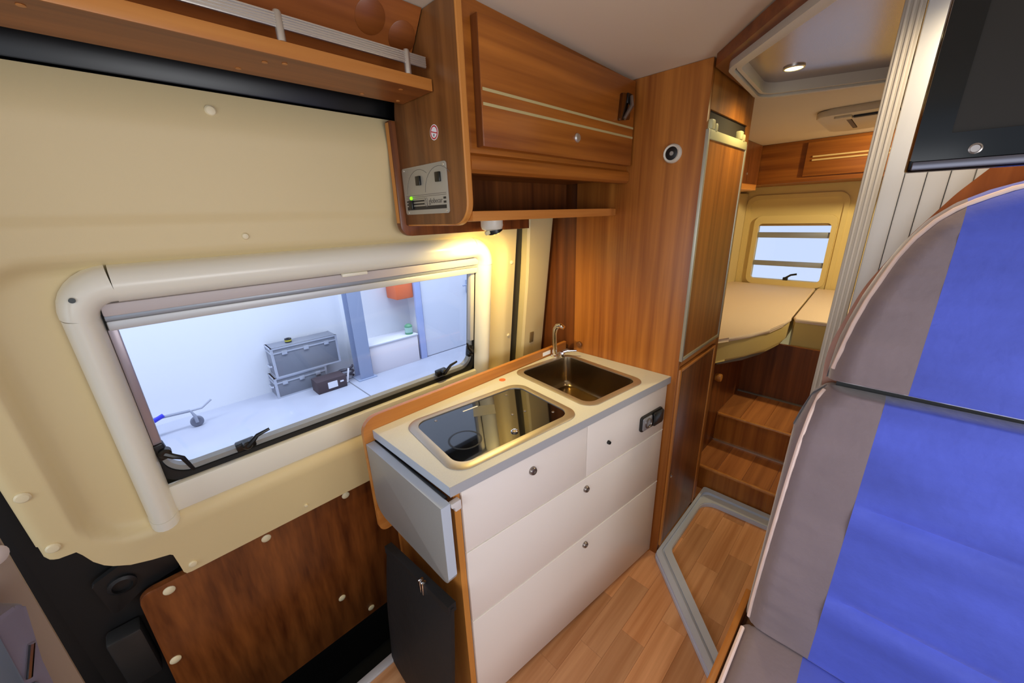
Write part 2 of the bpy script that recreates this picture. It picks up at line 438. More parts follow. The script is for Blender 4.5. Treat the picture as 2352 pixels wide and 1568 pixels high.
def lerp_tab(tab, x):
    if x <= tab[0][0]: return tab[0][1]
    for (a, b), (c, d) in zip(tab, tab[1:]):
        if x <= c: return b + (d - b) * (x - a) / (c - a)
    return tab[-1][1]
def sd_rr(u, s, u0, u1, s0, s1, r):
    cx, cy, hx, hy = (u0 + u1) / 2, (s0 + s1) / 2, (u1 - u0) / 2 - r, (s1 - s0) / 2 - r
    qx, qy = abs(u - cx) - hx, abs(s - cy) - hy
    return math.hypot(max(qx, 0), max(qy, 0)) + min(max(qx, qy), 0) - r
def relief(u, s):
    d = sd_rr(u, s, -0.236, 1.10, -0.745, -0.055, 0.11)
    n = -0.030 * sm(-d / 0.035 + 0.15)
    n += 0.006 * sm((s - 0.012) / 0.012)
    if s > 0.19: n -= (s - 0.19) ** 1.5 * 1.2
    e = u + 0.299
    if e < 0.02: n -= 0.01 * (1 - e / 0.02) ** 2
    return n
us = sorted(set([p[0] for p in BOT] + [round(-0.299 + i * 0.0144, 4) for i in range(101)] + [HU0, HU1, 1.15]))
us = [u for i, u in enumerate(us) if i == 0 or u - us[i - 1] > 0.0012 or u in (HU0, HU1)]
ss = sorted(set([round(-0.66 + i * 0.0105, 4) for i in range(89)] + [HS0, HS1, 0.27]))
ss = [s for s in ss if s <= 0.27]
NL = 14
bm = nb(); cols = []
for u in us:
    b0 = lerp_tab(BOT, u); col = []
    for k in range(NL):
        s = b0 + (-0.66 - b0) * k / NL
        col.append((s, bm.verts.new((u, s, relief(u, s)))))
    for s in ss: col.append((s, bm.verts.new((u, s, relief(u, s)))))
    cols.append((u, col))
for (ua, A), (ub, B_) in zip(cols, cols[1:]):
    for k in range(len(A) - 1):
        um = (ua + ub) / 2; smid = (A[k][0] + A[k + 1][0]) / 2
        if HU0 < um < HU1 and HS0 < smid < HS1: continue
        q = (A[k][1], B_[k][1], B_[k + 1][1], A[k + 1][1])
        if len({tuple(round(c, 6) for c in v.co) for v in q}) == 4: bm.faces.new(q)
ext = bmesh.ops.extrude_face_region(bm, geom=list(bm.faces))
bmesh.ops.translate(bm, verts=[v for v in ext['geom'] if isinstance(v, bmesh.types.BMVert)], vec=(0, 0, -0.006))
obj('cream_panel', bm, CREAM, dr, DM, angle=60)
# dark inner skin behind (with window hole)
bm = nb(); t0, t1 = -0.085, -0.078
box(bm, -0.34, HU0 - .0, -1.9, 0.36, t0, t1); box(bm, HU1, 1.15, -1.9, 0.36, t0, t1)
box(bm, HU0, HU1, -1.9, HS0, t0, t1); box(bm, HU0, HU1, HS1, 0.36, t0, t1)
obj('inner_skin', bm, BLACK, dr, DM)
obj('lower_wood_panel', pr(rpoly([(-0.222, -1.66), (0.62, -1.66), (0.62, -0.935), (-0.205, -0.935)], [0.03, 0.03, 0.01, 0.03]), -0.03, -0.012, 'z', bev=0.002), W_DARK, dr, DM)
def cap(u, s, r, n0, m=CAPM, par=dr):
    b = lt([(r, 0), (r, 0.003), (r * 0.75, 0.006), (0, 0.0075)], 16, Matrix.Translation((u, s, n0)))
    obj('screw_cap', b, m, par, DM)
for px, py, r in [(-0.277, -0.524, 0.012), (-0.277, -0.672, 0.012), (-0.083, -0.902, 0.010), (0.214, -0.896, 0.006), (0.198, 0.233, 0.0105), (0.21, -0.026, 0.008), (1.128, -0.185, 0.008), (1.13, -0.515, 0.008)]:
    cap(px, py, r, relief(px, py) - 0.001)
for px, py in [(-0.147, -0.963), (0.09, -0.957), (0.344, -0.949), (-0.194, -1.226), (0.27, -1.442), (0.375, -1.62)]:
    cap(px, py, 0.0135, -0.013)
obj('door_handle_bracket', pr(rpoly([(-0.27, -0.86), (-0.20, -0.83), (-0.115, -0.85), (-0.11, -0.93), (-0.2, -0.95), (-0.26, -0.99)], 0.01), -0.06, -0.045, 'z', bev=0.003), DARKM, dr, DM)
b = lt([(0.028, 0), (0.028, 0.012), (0.02, 0.016), (0.02, 0.006), (0, 0.006)], 20, Matrix.Translation((-0.222, -0.895, -0.05)))
obj('latch_roller', b, DARKM, dr, DM)
obj('lock_box', bx(-0.295, -0.225, -1.25, -1.05, -0.07, -0.02, bev=0.008), mat('dark_grey_lock', (52, 52, 52), .45, metal=.4), dr, DM)
obj('top_track', bx(-0.6, 1.2, 0.275, 0.345, -0.06, -0.03, bev=0.004), BLACKP, dr, DM)

# ---- window in the sliding door
wi = thing('window_1', 'wide side window with white roller blind frame and black catches', 'window', dw(0.44, -0.73, 0), kind='structure')
def D(name, bm, m, par=wi): return obj(name, bm, m, par, DM)
D('pane', pr(rrect(-0.078, 0.958, -0.648, -0.15, 0.07, 8), -0.062, -0.058, 'z'), GLASSM)
b = ring(nb(), rrect(-0.088, 0.968, -0.648, -0.13, 0.07, 10), rrect(-0.068, 0.948, -0.628, -0.15, 0.06, 10), -0.06, -0.03, 'z')
D('rubber_seal', b, BLACK)
b = ring(nb(), rrect(-0.067, 0.947, -0.627, -0.151, 0.06, 10), rrect(-0.058, 0.936, -0.612, -0.16, 0.05, 10), -0.058, -0.036, 'z')
D('inner_rim', b, mat('grey_inner_rim', (150, 152, 150), 0.35))
def bar_section(w, h, n=10):
    return [(-w / 2 * math.cos(PI * k / n), h * math.sin(PI * k / n) ** 0.8) for k in range(n + 1)]
def sweep(path, w, h, base):
    """half round bar along a 2D path in the door plane"""
    bm = nb(); P = [Vector((p[0], p[1])) for p in path]; rows = []
    for i, p in enumerate(P):
        d = (P[min(i + 1, len(P) - 1)] - P[max(i - 1, 0)]).normalized(); nrm = Vector((-d.y, d.x))
        ww = w[i] if isinstance(w, list) else w
        rows.append([bm.verts.new((p.x + nrm.x * a, p.y + nrm.y * a, base + b_)) for a, b_ in bar_section(ww, h)])
    for A, B_ in zip(rows, rows[1:]):
        for k in range(len(A) - 1): bm.faces.new((A[k], A[k + 1], B_[k + 1], B_[k]))
        bm.faces.new((A[-1], A[0], B_[0], B_[-1]))
    bm.faces.new(rows[0]); bm.faces.new(rows[-1][::-1])
    return bm
D('side_bar', sweep([(-0.1, -0.712), (-0.1, -0.172)], 0.056, 0.05, -0.026), WHITEF)
D('end_cap', sweep([(-0.1, -0.738), (-0.1, -0.7125)], 0.059, 0.052, -0.027), WHITEF)
arc = [(-0.1 + 0.062 * (1 - math.cos(t)), -0.1715 + 0.062 * math.sin(t)) for t in [PI / 2 * k / 8 for k in range(9)]]
D('corner_piece', sweep(arc, [0.058 + 0.02 * k / 8 for k in range(9)], 0.053, -0.027), WHITEF)
D('corner_screw', lt([(0.005, 0), (0.005, 0.004), (0, 0.004)], 12, Matrix.Translation((-0.098, -0.126, 0.0235))), mat('dark_screw', (80, 84, 84), .4, metal=.8))
D('head_box', sweep([(-0.0375, -0.1105), (0.92, -0.1105)], 0.078, 0.053, -0.027), WHITEF)
arc = [(0.9205 + 0.064 * math.sin(t), -0.1745 + 0.064 * math.cos(t)) for t in [PI / 2 * k / 8 for k in range(9)]]
D('corner_piece', sweep(arc, [0.078 - 0.016 * k / 8 for k in range(9)], 0.053, -0.027), WHITEF)
D('side_bar', sweep([(0.985, -0.176), (0.985, -0.70)], 0.062, 0.05, -0.026), WHITEF)
D('bottom_trim', bx(-0.075, 1.0, -0.724, -0.642, -0.034, -0.014, bev=0.004), WHITEF)
bl = D('blind_cassette', bx(-0.068, 0.952, -0.176, -0.149, -0.032, -0.006, bev=0.003), mat('pinkish_grey_blind', (196, 186, 184), .45))
D('blind_groove', bx(-0.068, 0.952, -0.187, -0.1765, -0.034, -0.012, bev=0.001), GREYM)
D('blind_pull_bar', bx(-0.068, 0.952, -0.209, -0.1875, -0.034, -0.010, bev=0.004), GREYL)
D('blind_handle', bx(0.425, 0.502, -0.155, -0.145, -0.006, 0.006, bev=0.003), mat('ivory_plastic', (240, 234, 214), .35))
D('guide_rail', bx(-0.0715, -0.055, -0.53, -0.21, -0.045, -0.024, bev=0.002), mat('mauve_grey_rail', (170, 158, 166), .35, metal=.4))
D('guide_rail', bx(0.930, 0.948, -0.50, -0.21, -0.045, -0.024, bev=0.002), mat('pale_rail', (190, 186, 180), .4))
def catch(u, s, ang, L=0.06):
    b = nb(); M = Matrix.Translation((u, s, -0.03)) @ Matrix.Rotation(ang, 4, 'Z')
    box(b, -0.026, 0.022, -0.012, 0.012, -0.012, 0.012, bev=0.004)
    lathe(b, [(0.013, 0), (0.013, 0.016), (0.009, 0.02), (0, 0.02)], 14, Matrix.Translation((0, 0.006, 0.006)))
    tube(b, [(0, 0.004, 0.02), (0.014, 0.016, 0.024), (0.028, 0.030, 0.026), (L, 0.036, 0.026)], [0.008, 0.007, 0.0055, 0.004], 8)
    bmesh.ops.transform(b, matrix=M, verts=b.verts)
    D('window_catch', b, BLACKP)
catch(0.108, -0.606, 0.05); catch(0.785, -0.600, 0.05); catch(-0.062, -0.54, -PI / 2 + 0.15, 0.075); catch(0.93, -0.545, PI / 2 - 0.05, 0.05)

# ---- seal gap and pillar cover between the door and the tall cabinet
o = obj('trim_1', bx(1.152, 1.224, -1.5, 0.4, -0.06, -0.03, bev=0.008), mat('dark_rubber_gap', (46, 46, 42), 0.45), None, DM, kind='structure')
tag(o, 'dark vertical rubber seal between sliding door and pillar', 'seal')
pc = thing('trim_2', 'cream curved pillar cover beside the tall wooden cabinet', 'trim', dw(1.29, -0.8, 0), kind='structure')
poly = [(1.224, -0.04), (1.226, -0.002), (1.236, 0.006), (1.355, 0.008), (1.374, 0.002), (1.383, -0.02), (1.383, -0.06)]
b = nb(); rows = []
for k in range(25):
    s = -0.9 + 1.0 * k / 24; wv = 0.012 * sm((s + 0.25) / 0.2) ; w2 = 0.022 * sm((s - 0.0) / 0.06)
    rows.append([b.verts.new((x + (0.0 if x > 1.3 else -0.012 * sm((s + .3) / .3)), s, n)) for x, n in poly])
for A, B_ in zip(rows, rows[1:]):
    for k in range(len(A) - 1): b.faces.new((A[k], A[k + 1], B_[k + 1], B_[k]))
obj('cover', b, CREAMP, pc, DM, fix=True)
obj('switch_plate', bx(1.272, 1.296, -0.588, -0.535, 0.006, 0.012, bev=0.002), mat('brown_switch', (120, 96, 60), .5), pc, DM)

# ---- pillar trim and seat hardware at the left foreground
pt = thing('trim_3', 'taupe front pillar trim with pale round cap', 'trim', (-0.33, 0.98, 0.2), kind='structure')
b = nb(); rows = []
for k in range(16):
    z = 0.15 + 1.62 * k / 15
    prof = [(-0.60, 0.70), (-0.46, 0.80), (-0.36, 0.875), (-0.315, 0.925), (-0.288, 0.965), (-0.276, 0.992), (-0.28, 1.012), (-0.33, 1.05)]
    rows.append([b.verts.new((x, y_, z)) for x, y_ in prof])
for A, B_ in zip(rows, rows[1:]):
    for k in range(len(A) - 1): b.faces.new((A[k], A[k + 1], B_[k + 1], B_[k]))
obj('cover', b, PILLARM, pt)
obj('round_cap', lt([(0.017, 0), (0.017, 0.004), (0.012, 0.008), (0, 0.009)], 18, at((-0.284, 0.971, 0.985), (0.6, -0.8, 0.05))), mat('pale_taupe_cap', (206, 192, 184), .5), pt)
sh = thing('seat_belt_mount', 'blue-grey seat belt mount at the bottom left corner', 'seat belt mount', (-0.33, 0.85, 0.55))
HM = frame((-0.259, 0.860, 0.954), (0.74, 0.66, 0), (0, 0, 1), (0.66, -0.74, 0))
obj('housing', pr(rpoly([(-0.09, -0.42), (-0.02, -0.42), (-0.004, -0.12), (0.012, -0.005), (-0.09, 0.0)], [0.004, 0.01, 0.02, 0.012, 0.004]), -0.07, 0.0, 'z', bev=0.006), mat('mauve_grey_housing', (112, 104, 116), .45), sh, HM)
obj('front_plate', pr(rpoly([(-0.09, -0.13), (-0.034, -0.13), (-0.03, -0.03), (-0.036, -0.01), (-0.09, -0.005)], 0.006), 0.0, 0.008, 'z', bev=0.003), BLUEG, sh, HM)
obj('lower_plate', pr(rpoly([(-0.09, -0.36), (-0.026, -0.36), (-0.022, -0.14), (-0.04, -0.14), (-0.04, -0.18), (-0.09, -0.19)], 0.004), 0.0, 0.006, 'z', bev=0.002), BLUEG, sh, HM)
obj('release_bar', tb([(-0.026, -0.126, 0.004), (-0.006, -0.078, 0.004)], 0.004, 8), CHROME, sh, HM)
obj('bolt', lt([(0.016, 0), (0.016, 0.008), (0.010, 0.01), (0.010, 0.004), (0, 0.004)], 18, Matrix.Translation((-0.05, -0.225, 0.006))), CHROME, sh, HM)

# ================================================================== OVERHEAD SHELF
shf = thing('wall_shelf', 'long wooden wall shelf with metal rail above the sliding door', 'shelf', (0.0, 0.95, 1.79))
obj('shelf_board', bx(-1.2, 0.611, 0.8685, 1.005, 1.7892, 1.8138), wood('shelf_cherry_shaded', (112, 58, 20), (156, 92, 40), 'x'), shf)  # same laminate made darker, underside shade put into the colour
obj('edge_band', bx(-1.2, 0.6112, 0.866, 0.8685, 1.789, 1.814, bev=0.0008), W_EDGEX, shf)
b = nb(); vs = [b.verts.new(p) for p in ((-1.2, 1.0, 1.814), (0.611, 1.0, 1.814), (0.611, 0.882, 1.957), (-1.2, 0.882, 1.957), (-1.2, 1.02, 1.814), (0.611, 1.02, 1.814), (0.611, 0.902, 1.957), (-1.2, 0.902, 1.957))]
for f in ((0, 1, 2, 3), (7, 6, 5, 4), (0, 4, 5, 1), (1, 5, 6, 2), (2, 6, 7, 3), (3, 7, 4, 0)): b.faces.new([vs[i] for i in f])
W_BK = wood('shelf_back_cherry', (120, 60, 20), (168, 96, 40), 'x')
obj('back_board', b, W_BK, shf)
nbk = Vector((0, -0.771, -0.637)); upb = Vector((0, -0.637, 0.771))
for x, t in ((0.497, 0.137), (0.578, 0.118)):
    p = Vector((x, 1.0, 1.814)) + upb * t
    obj('cover_disc', lt([(0.034, 0), (0.034, 0.0008), (0.033, 0.0014), (0, 0.0014)], 28, at(p, nbk)), wood('disc_cherry', (106, 52, 16), (146, 80, 32), 'x'), shf)
rl = obj('rail', bx(-1.1, 0.600, 0.868, 0.874, 1.834, 1.856, bev=0.001), ALU, shf)
for k in range(5):
    zz = 1.8365 + k * 0.0043
    obj('rail_rib', bx(-1.1, 0.5995, 0.8668, 0.8682, zz, zz + 0.0022), ALU, rl)
for x in (0.293, 0.552, -0.1, -0.6):
    obj('rail_post', lt([(0.0, 0), (0.0075, 0), (0.0075, 0.044), (0.006, 0.047), (0, 0.047)], 14, Matrix.Translation((x, 0.861 + 0.0105, 1.814))), ALU, shf)
for x, y_ in ((0.27, 0.915), (0.30, 0.90), (0.24, 0.98), (0.545, 0.90), (0.49, 0.985), (0.585, 0.985), (-0.02, 0.90)):
    obj('screw_plug', lt([(0.005, 0), (0.005, -0.001), (0, -0.0015)], 12, Matrix.Translation((x, y_, 1.789))), W_EDGEX, shf)

# ================================================================== OVERHEAD CABINET
cb = thing('overhead_cabinet', 'cherry wood overhead cabinet with two pale door stripes above the sink', 'cabinet', (1.0, 0.9, 1.46))
YF = 0.775
# side panel (y,z) outline at x .613-.632
sp = rpoly([(YF - 0.008, 1.484), (1.062, 1.484), (1.062, 1.77), (1.04, 1.86), (0.955, 1.957), (YF - 0.008, 1.957)], [0.055, 0.0, 0.03, 0.05, 0, 0], 8)
obj('side_panel', pr(sp, 0.614, 0.632, 'x', bev=0.0012), W_SIDE, cb)
ed = [(0.623, y_, z_) for y_, z_ in ((YF - 0.009, 1.956), (YF - 0.009, 1.56), (YF - 0.009, 1.539))] 
arc = [(0.623, YF - 0.009 + 0.055 * (1 - math.cos(t)), 1.539 - 0.055 * math.sin(t)) for t in [PI / 2 * k / 8 for k in range(1, 9)]]
b = nb(); path = ed + arc + [(0.623, 0.9, 1.484), (0.623, 1.05, 1.484)]
rows = []
for i, p in enumerate(path):
    a = Vector(path[max(i - 1, 0)]); c = Vector(path[min(i + 1, len(path) - 1)]); d = (c - a).normalized(); nn = Vector((0, d.z, -d.y))
    p = Vector(p); rows.append([b.verts.new(p + Vector((sx, 0, 0)) + nn * q) for sx, q in ((-0.0095, -0.001), (-0.0095, 0.001), (-0.007, 0.0028), (0.007, 0.0028), (0.0095, 0.001), (0.0095, -0.001))])
for A, B_ in zip(rows, rows[1:]):
    for k in range(6): b.faces.new((A[k], A[(k + 1) % 6], B_[(k + 1) % 6], B_[k]))
b.faces.new(rows[0]); b.faces.new(rows[-1][::-1])
obj('edge_band', b, W_EDGE, cb)
obj('carcass_top', bx(0.632, 1.383, YF + 0.019, 1.0, 1.918, 1.934), W_H, cb)
obj('carcass_floor', bx(0.632, 1.383, YF + 0.021, 1.049, 1.618, 1.636), W_H, cb)
obj('front_rail', pr([(0.632, 1.636), (1.383, 1.636), (1.383, 1.9345), (0.632, 1.9575)], YF, YF + 0.018, 'y'), W_H, cb)
b = pr([(YF + 0.02, 1.602), (YF - 0.004, 1.602), (YF - 0.012, 1.610), (YF - 0.014, 1.625), (YF - 0.010, 1.640), (YF, 1.648), (YF + 0.02, 1.648)], 0.632, 1.383, 'x')
obj('cornice', b, W_H, cb)
obj('shelf_back', bx(0.632, 1.383, 1.05, 1.062, 1.50, 1.62), W_DARK, cb)
shp = rpoly([(0.632, YF - 0.006), (1.1, YF - 0.004), (1.3, YF + 0.008), (1.383, YF + 0.035), (1.383, 1.062), (0.632, 1.062)], [0, 0.3, 0.2, 0, 0, 0], 8)
obj('shelf_board', pr(shp, 1.490, 1.515, 'z', bev=0.003), W_EDGEX, cb)
dd = obj('door', bx(0.664, 1.372, YF - 0.024, YF - 0.001, 1.660, 1.924, bev=0.003), W_H, cb)
obj('door_edge', bx(0.6625, 0.6655, YF - 0.0225, YF - 0.001, 1.661, 1.923), W_DARK, dd)
STR = mat('pale_olive_inlay', (186, 170, 120), 0.4)
for z in (1.780, 1.750):
    obj('stripe_inlay', bx(0.668, 1.370, YF - 0.0248, YF - 0.023, z - 0.0032, z + 0.0032), STR, dd)
obj('knob', lt([(0.012, 0), (0.013, 0.004), (0.010, 0.008), (0, 0.009)], 20, at((1.036, YF - 0.024, 1.716), (0, -1, 0))), ALU, dd)
hb = obj('handle', pr(rpoly([(1.262, 1.79), (1.325, 1.80), (1.332, 1.875), (1.272, 1.872)], 0.004), YF - 0.034, YF - 0.024, 'y', bev=0.002), mat('dark_chrome', (130, 116, 100), 0.12, metal=1.0), dd)
obj('handle_lever', tb([(1.285, YF - 0.036, 1.797), (1.315, YF - 0.045, 1.838), (1.318, YF - 0.04, 1.868)], [0.006, 0.008, 0.006], 8), NICKEL, hb)
obj('handle_plate', bx(1.3, 1.33, YF - 0.037, YF - 0.033, 1.846, 1.876, bev=0.001), BLACKP, hb)
# back board fixed to the van side (shows below and left of the side panel)
bb = rpoly([(0.594, 1.452), (1.16, 1.452), (1.16, 1.76), (0.594, 1.76)], [0.035, 0.0, 0, 0.004], 8)
obj('back_board', pr(bb, 1.063, 1.083, 'y', bev=0.002), W_DARK, cb)
obj('back_board_edge', pr(rpoly([(0.5935, 1.49), (0.5965, 1.49), (0.5965, 1.755), (0.5935, 1.755)], 0.0), 1.0645, 1.0815, 'y'), W_EDGE, cb)

# ---- control panel on the side panel
XP = 0.614
cp = thing('control_panel', 'silver control panel with two rocker switches and green light', 'control panel', (XP, 0.945, 1.515))
obj('plate', pr(rrect(0.838, 1.050, 1.513, 1.636, 0.006), XP - 0.003, XP, 'x', bev=0.0008), PLATE, cp)
def PY(f): return 1.050 - 0.212 * f       # f from the left edge in the picture
def PZ(f): return 1.513 + 0.123 * f
def pbox(f0, f1, g0, g1, d, m, name):
    return obj(name, bx(XP - 0.003 - d, XP - 0.0029, PY(f1), PY(f0), PZ(g0), PZ(g1)), m, cp)
for f, g in ((0.40, 0.70), (0.84, 0.72)):
    obj('rocker_switch', bx(XP - 0.009, XP - 0.003, PY(f + 0.048), PY(f - 0.048), PZ(g - 0.095), PZ(g + 0.095), bev=0.001), BLACKP, cp)
for f, g, r in ((0.40, 0.70, 0.31), (0.84, 0.72, 0.31)):
    pts = []
    for k in range(13):
        t = PI * (0.06 + 0.94 * k / 12) if f < 0.5 else PI * (0.24 + 0.76 * k / 12)
        if f < 0.5 and t < PI * 0.26: continue
        pts.append((XP - 0.0032, PY(f + r * math.cos(t)), PZ(0.45 + 0.48 * math.sin(t))))
    obj('dial_arc', tb(pts, 0.0006, 5), PRINTL, cp)
pbox(0.05, 0.97, 0.40, 0.41, 0.0003, PRINTL, 'print_line'); pbox(0.05, 0.97, 0.365, 0.375, 0.0003, PRINTL, 'print_line')
pbox(0.05, 0.5, 0.33, 0.34, 0.0003, PRINTL, 'print_line')
pbox(0.05, 0.48, 0.265, 0.30, 0.0003, PRINT, 'print_bar'); pbox(0.05, 0.48, 0.20, 0.235, 0.0003, PRINT, 'print_bar'); pbox(0.05, 0.96, 0.095, 0.17, 0.0003, PRINT, 'print_bar')
obj('slide_switch', bx(XP - 0.010, XP - 0.003, PY(0.22), PY(0.13), PZ(0.11), PZ(0.31), bev=0.002), BLACKP, cp)
obj('status_light', lt([(0.0048, 0), (0.0045, 0.003), (0.002, 0.005), (0, 0.0052)], 14, at((XP - 0.003, PY(0.175), PZ(0.355)), (-1, 0, 0))), LEDG, cp)
pbox(0.91, 0.96, 0.285, 0.325, 0.001, PRINT, 'indicator'); pbox(0.91, 0.96, 0.205, 0.245, 0.001, PRINT, 'indicator')
TM = frame((XP - 0.0034, PY(0.585), PZ(0.215)), (0, -1, 0), (0, 0, 1), (-1, 0, 0))
obj('lettering', text_bm('globecar', 0.0185), PRINTL, cp, TM, smooth=False)
obj('emblem', tb([(XP - 0.0032, PY(0.525 + 0.03 * math.sin(t)), PZ(0.25 + 0.1 * math.cos(t))) for t in [0.5 + 5.2 * k / 14 for k in range(15)]], 0.0008, 5), PRINTL, cp)
obj('emblem_bar', tb([(XP - 0.0032, PY(0.50), PZ(0.34)), (XP - 0.0032, PY(0.53), PZ(0.25)), (XP - 0.0032, PY(0.545), PZ(0.15))], 0.0009, 5), PRINTL, cp)
for f, g in ((0.05, 0.95), (0.95, 0.94), (0.07, 0.04), (0.95, 0.05)):
    obj('screw', lt([(0.0035, 0), (0.0032, 0.001), (0.0015, 0.0012), (0.0015, 0.0006), (0, 0.0006)], 12, at((XP - 0.003, PY(f), PZ(g)), (-1, 0, 0))), ALU, cp)
# ---- no smoking sticker
ns = thing('no_smoking_sticker', 'round white and red no smoking sticker on the cabinet side', 'sticker', (XP, 0.879, 1.687))
SMx = frame((XP, 0.879, 1.704), (0, -1, 0), (0, 0, 1), (-1, 0, 0))
obj('disc', lt([(0, 0), (0.0175, 0), (0.0175, 0.0004), (0, 0.0004)], 28), PAPER, ns, SMx)
obj('ring', ring(nb(), [(0.0155 * math.cos(2 * PI * k / 28), 0.0155 * math.sin(2 * PI * k / 28)) for k in range(28)], [(0.0125 * math.cos(2 * PI * k / 28), 0.0125 * math.sin(2 * PI * k / 28)) for k in range(28)], 0.0004, 0.0007), RED, ns, SMx)
obj('bar', bx(-0.0135, 0.0135, -0.0012, 0.0012, 0.0004, 0.0007), RED, ns, SMx @ Matrix.Rotation(-0.25, 4, 'Z'))
obj('cigarette', bx(-0.002, 0.0015, -0.009, -0.0035, 0.0004, 0.0006), PRINT, ns, SMx @ Matrix.Rotation(-0.2, 4, 'Z'))

# ---- kitchen lamp below the cabinet
lx, ly, lz = 0.862, 0.965, 1.4895
lp = thing('kitchen_lamp', 'white swivel spot lamp glowing yellow below the overhead cabinet', 'lamp', (lx, ly, lz - 0.05))
obj('body', lt([(0.0, 0), (0.036, 0), (0.036, -0.018), (0.033, -0.028), (0.02, -0.034), (0, -0.034)], 24, Matrix.Translation((lx, ly - 0.01, lz))), mat('lamp_white', (214, 210, 196), .35), lp)
LM = frame((lx + 0.004, ly - 0.014, lz - 0.024), (0.93, 0, 0.37), (0, 1, 0), (-0.37, 0, 0.93))
obj('lamp_arm', bx(-0.04, 0.04, -0.006, 0.006, -0.01, 0.004, bev=0.004), mat('lamp_arm_ivory', (226, 216, 170), .4), lp, LM)
obj('lamp_head', lt([(0.0, 0.012), (0.022, 0.012), (0.026, 0.004), (0.026, -0.014), (0.022, -0.016), (0.022, -0.012), (0, -0.012)], 22), BLACKP, lp, LM)
for dx, dy in ((-0.011, -0.006), (0, -0.012), (0.011, -0.006), (-0.008, 0.008), (0.008, 0.008)):
    obj('diode', lt([(0.0055, -0.012), (0.005, -0.017), (0.0025, -0.0195), (0, -0.020)], 10, Matrix.Translation((dx, dy, 0))), LEDW, lp, LM)
def spot(name, loc, direction, power, col, ang, r=0.02, blend=0.6):
    l = bpy.data.lights.new(name, 'SPOT'); l.energy = power; l.color = col; l.spot_size = math.radians(ang); l.spot_blend = blend; l.shadow_soft_size = r
    o = link(bpy.data.objects.new(name, l)); o.location = loc; o.rotation_euler = Vector(direction).to_track_quat('-Z', 'Y').to_euler(); return o
spot('kitchen_lamp_light', (lx + 0.012, ly - 0.02, lz - 0.052), (0.15, 0.35, -1), 11.5, WARM, 165, 0.018, 0.7)

# ================================================================== TALL CABINET
tc = thing('tall_cabinet', 'tall cherry wood cabinet wall between kitchen and steps', 'cabinet', (1.6, 0.8, 0.0))
TX0, TX1, TY0 = 1.385, 1.842, 0.507
obj('front_panel', bx(TX0, TX0 + 0.02, TY0, 0.995, 0.0, 1.934, bev=0.001), W_TALL, tc)
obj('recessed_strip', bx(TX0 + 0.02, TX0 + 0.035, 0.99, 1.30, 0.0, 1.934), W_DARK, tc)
obj('side_face', bx(TX0 + 0.02, TX1, TY0 + 0.014, TY0 + 0.03, 0.0, 1.934), W_REAR, tc)
obj('top_board', bx(TX0 + 0.018, TX1, TY0, TY0 + 0.014, 1.80, 1.934), W_REAR, tc)
obj('rear_stile', bx(1.80, TX1, TY0, TY0 + 0.014, 0.0, 1.80), W_REAR, tc)
obj('middle_rail', bx(TX0 + 0.018, 1.80, TY0, TY0 + 0.014, 0.925, 0.952), W_EDGEX, tc)
obj('slot', bx(TX0 + 0.02, 1.80, TY0 + 0.006, TY0 + 0.0145, 1.73, 1.80), mat('dark_slot', (38, 30, 18), .8), tc)
ud = obj('upper_door', bx(1.398, 1.792, TY0 - 0.006, TY0 + 0.012, 0.966, 1.716), W_REAR, tc)
for nm, a in (('frame_bar', (1.386, 1.400, 0.953, 1.742)), ('frame_bar', (1.790, 1.802, 0.953, 1.735)), ('frame_bar', (1.400, 1.790, 0.953, 0.967))):
    obj(nm, bx(a[0], a[1], TY0 - 0.010, TY0 + 0.012, a[2], a[3], bev=0.0015), ALUF, ud)
PALEG = mat('pale_olive_hinge', (196, 190, 140), 0.5)
obj('top_bar', bx(1.400, 1.790, TY0 - 0.011, TY0 + 0.010, 1.714, 1.742, bev=0.002), PALEG, ud)
for x0 in (1.40, 1.70):
    h = obj('hinge', bx(x0, x0 + 0.03, TY0 - 0.013, TY0 + 0.008, 1.742, 1.772, bev=0.005), PALEG, ud)
    obj('hinge_pin', bx(x0 + 0.036, x0 + 0.056, TY0 - 0.014, TY0 + 0.006, 1.738, 1.764, bev=0.006), PALEG, h)
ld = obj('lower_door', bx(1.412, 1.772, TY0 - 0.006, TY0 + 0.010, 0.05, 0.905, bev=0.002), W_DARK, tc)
for a in ((1.396, 1.414, 0.045, 0.915), (1.770, 1.786, 0.045, 0.915)):
    obj('edge_strip', bx(a[0], a[1], TY0 - 0.008, TY0 + 0.010, a[2], a[3], bev=0.003), W_EDGE, ld)
obj('edge_strip', bx(1.414, 1.770, TY0 - 0.008, TY0 + 0.010, 0.903, 0.915, bev=0.003), W_EDGEX, ld)
obj('lock', lt([(0.010, 0), (0.010, 0.002), (0.006, 0.003), (0, 0.003)], 16, at((1.425, TY0 - 0.009, 0.415), (0, -1, 0))), CHROME, ld)
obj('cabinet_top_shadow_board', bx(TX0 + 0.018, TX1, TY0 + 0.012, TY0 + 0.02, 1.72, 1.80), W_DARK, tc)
# cable outlet
co = thing('round_outlet', 'round white outlet with black disc on the tall cabinet', 'outlet', (TX0, 0.605, 1.652))
OM = at((TX0, 0.605, 1.683), (-1, 0, 0))
obj('rim', lt([(0.030, 0), (0.030, 0.010), (0.026, 0.016), (0.021, 0.014), (0.021, 0.006), (0, 0.006)], 32), mat('outlet_white', (212, 206, 192), .4), co, OM)
obj('disc', lt([(0.0205, 0.006), (0.0205, 0.012), (0.017, 0.013), (0, 0.013)], 28), BLACKP, co, OM)
obj('centre', lt([(0.007, 0.013), (0.006, 0.0145), (0, 0.0145)], 18), mat('outlet_grey', (150, 146, 140), .4), co, OM)

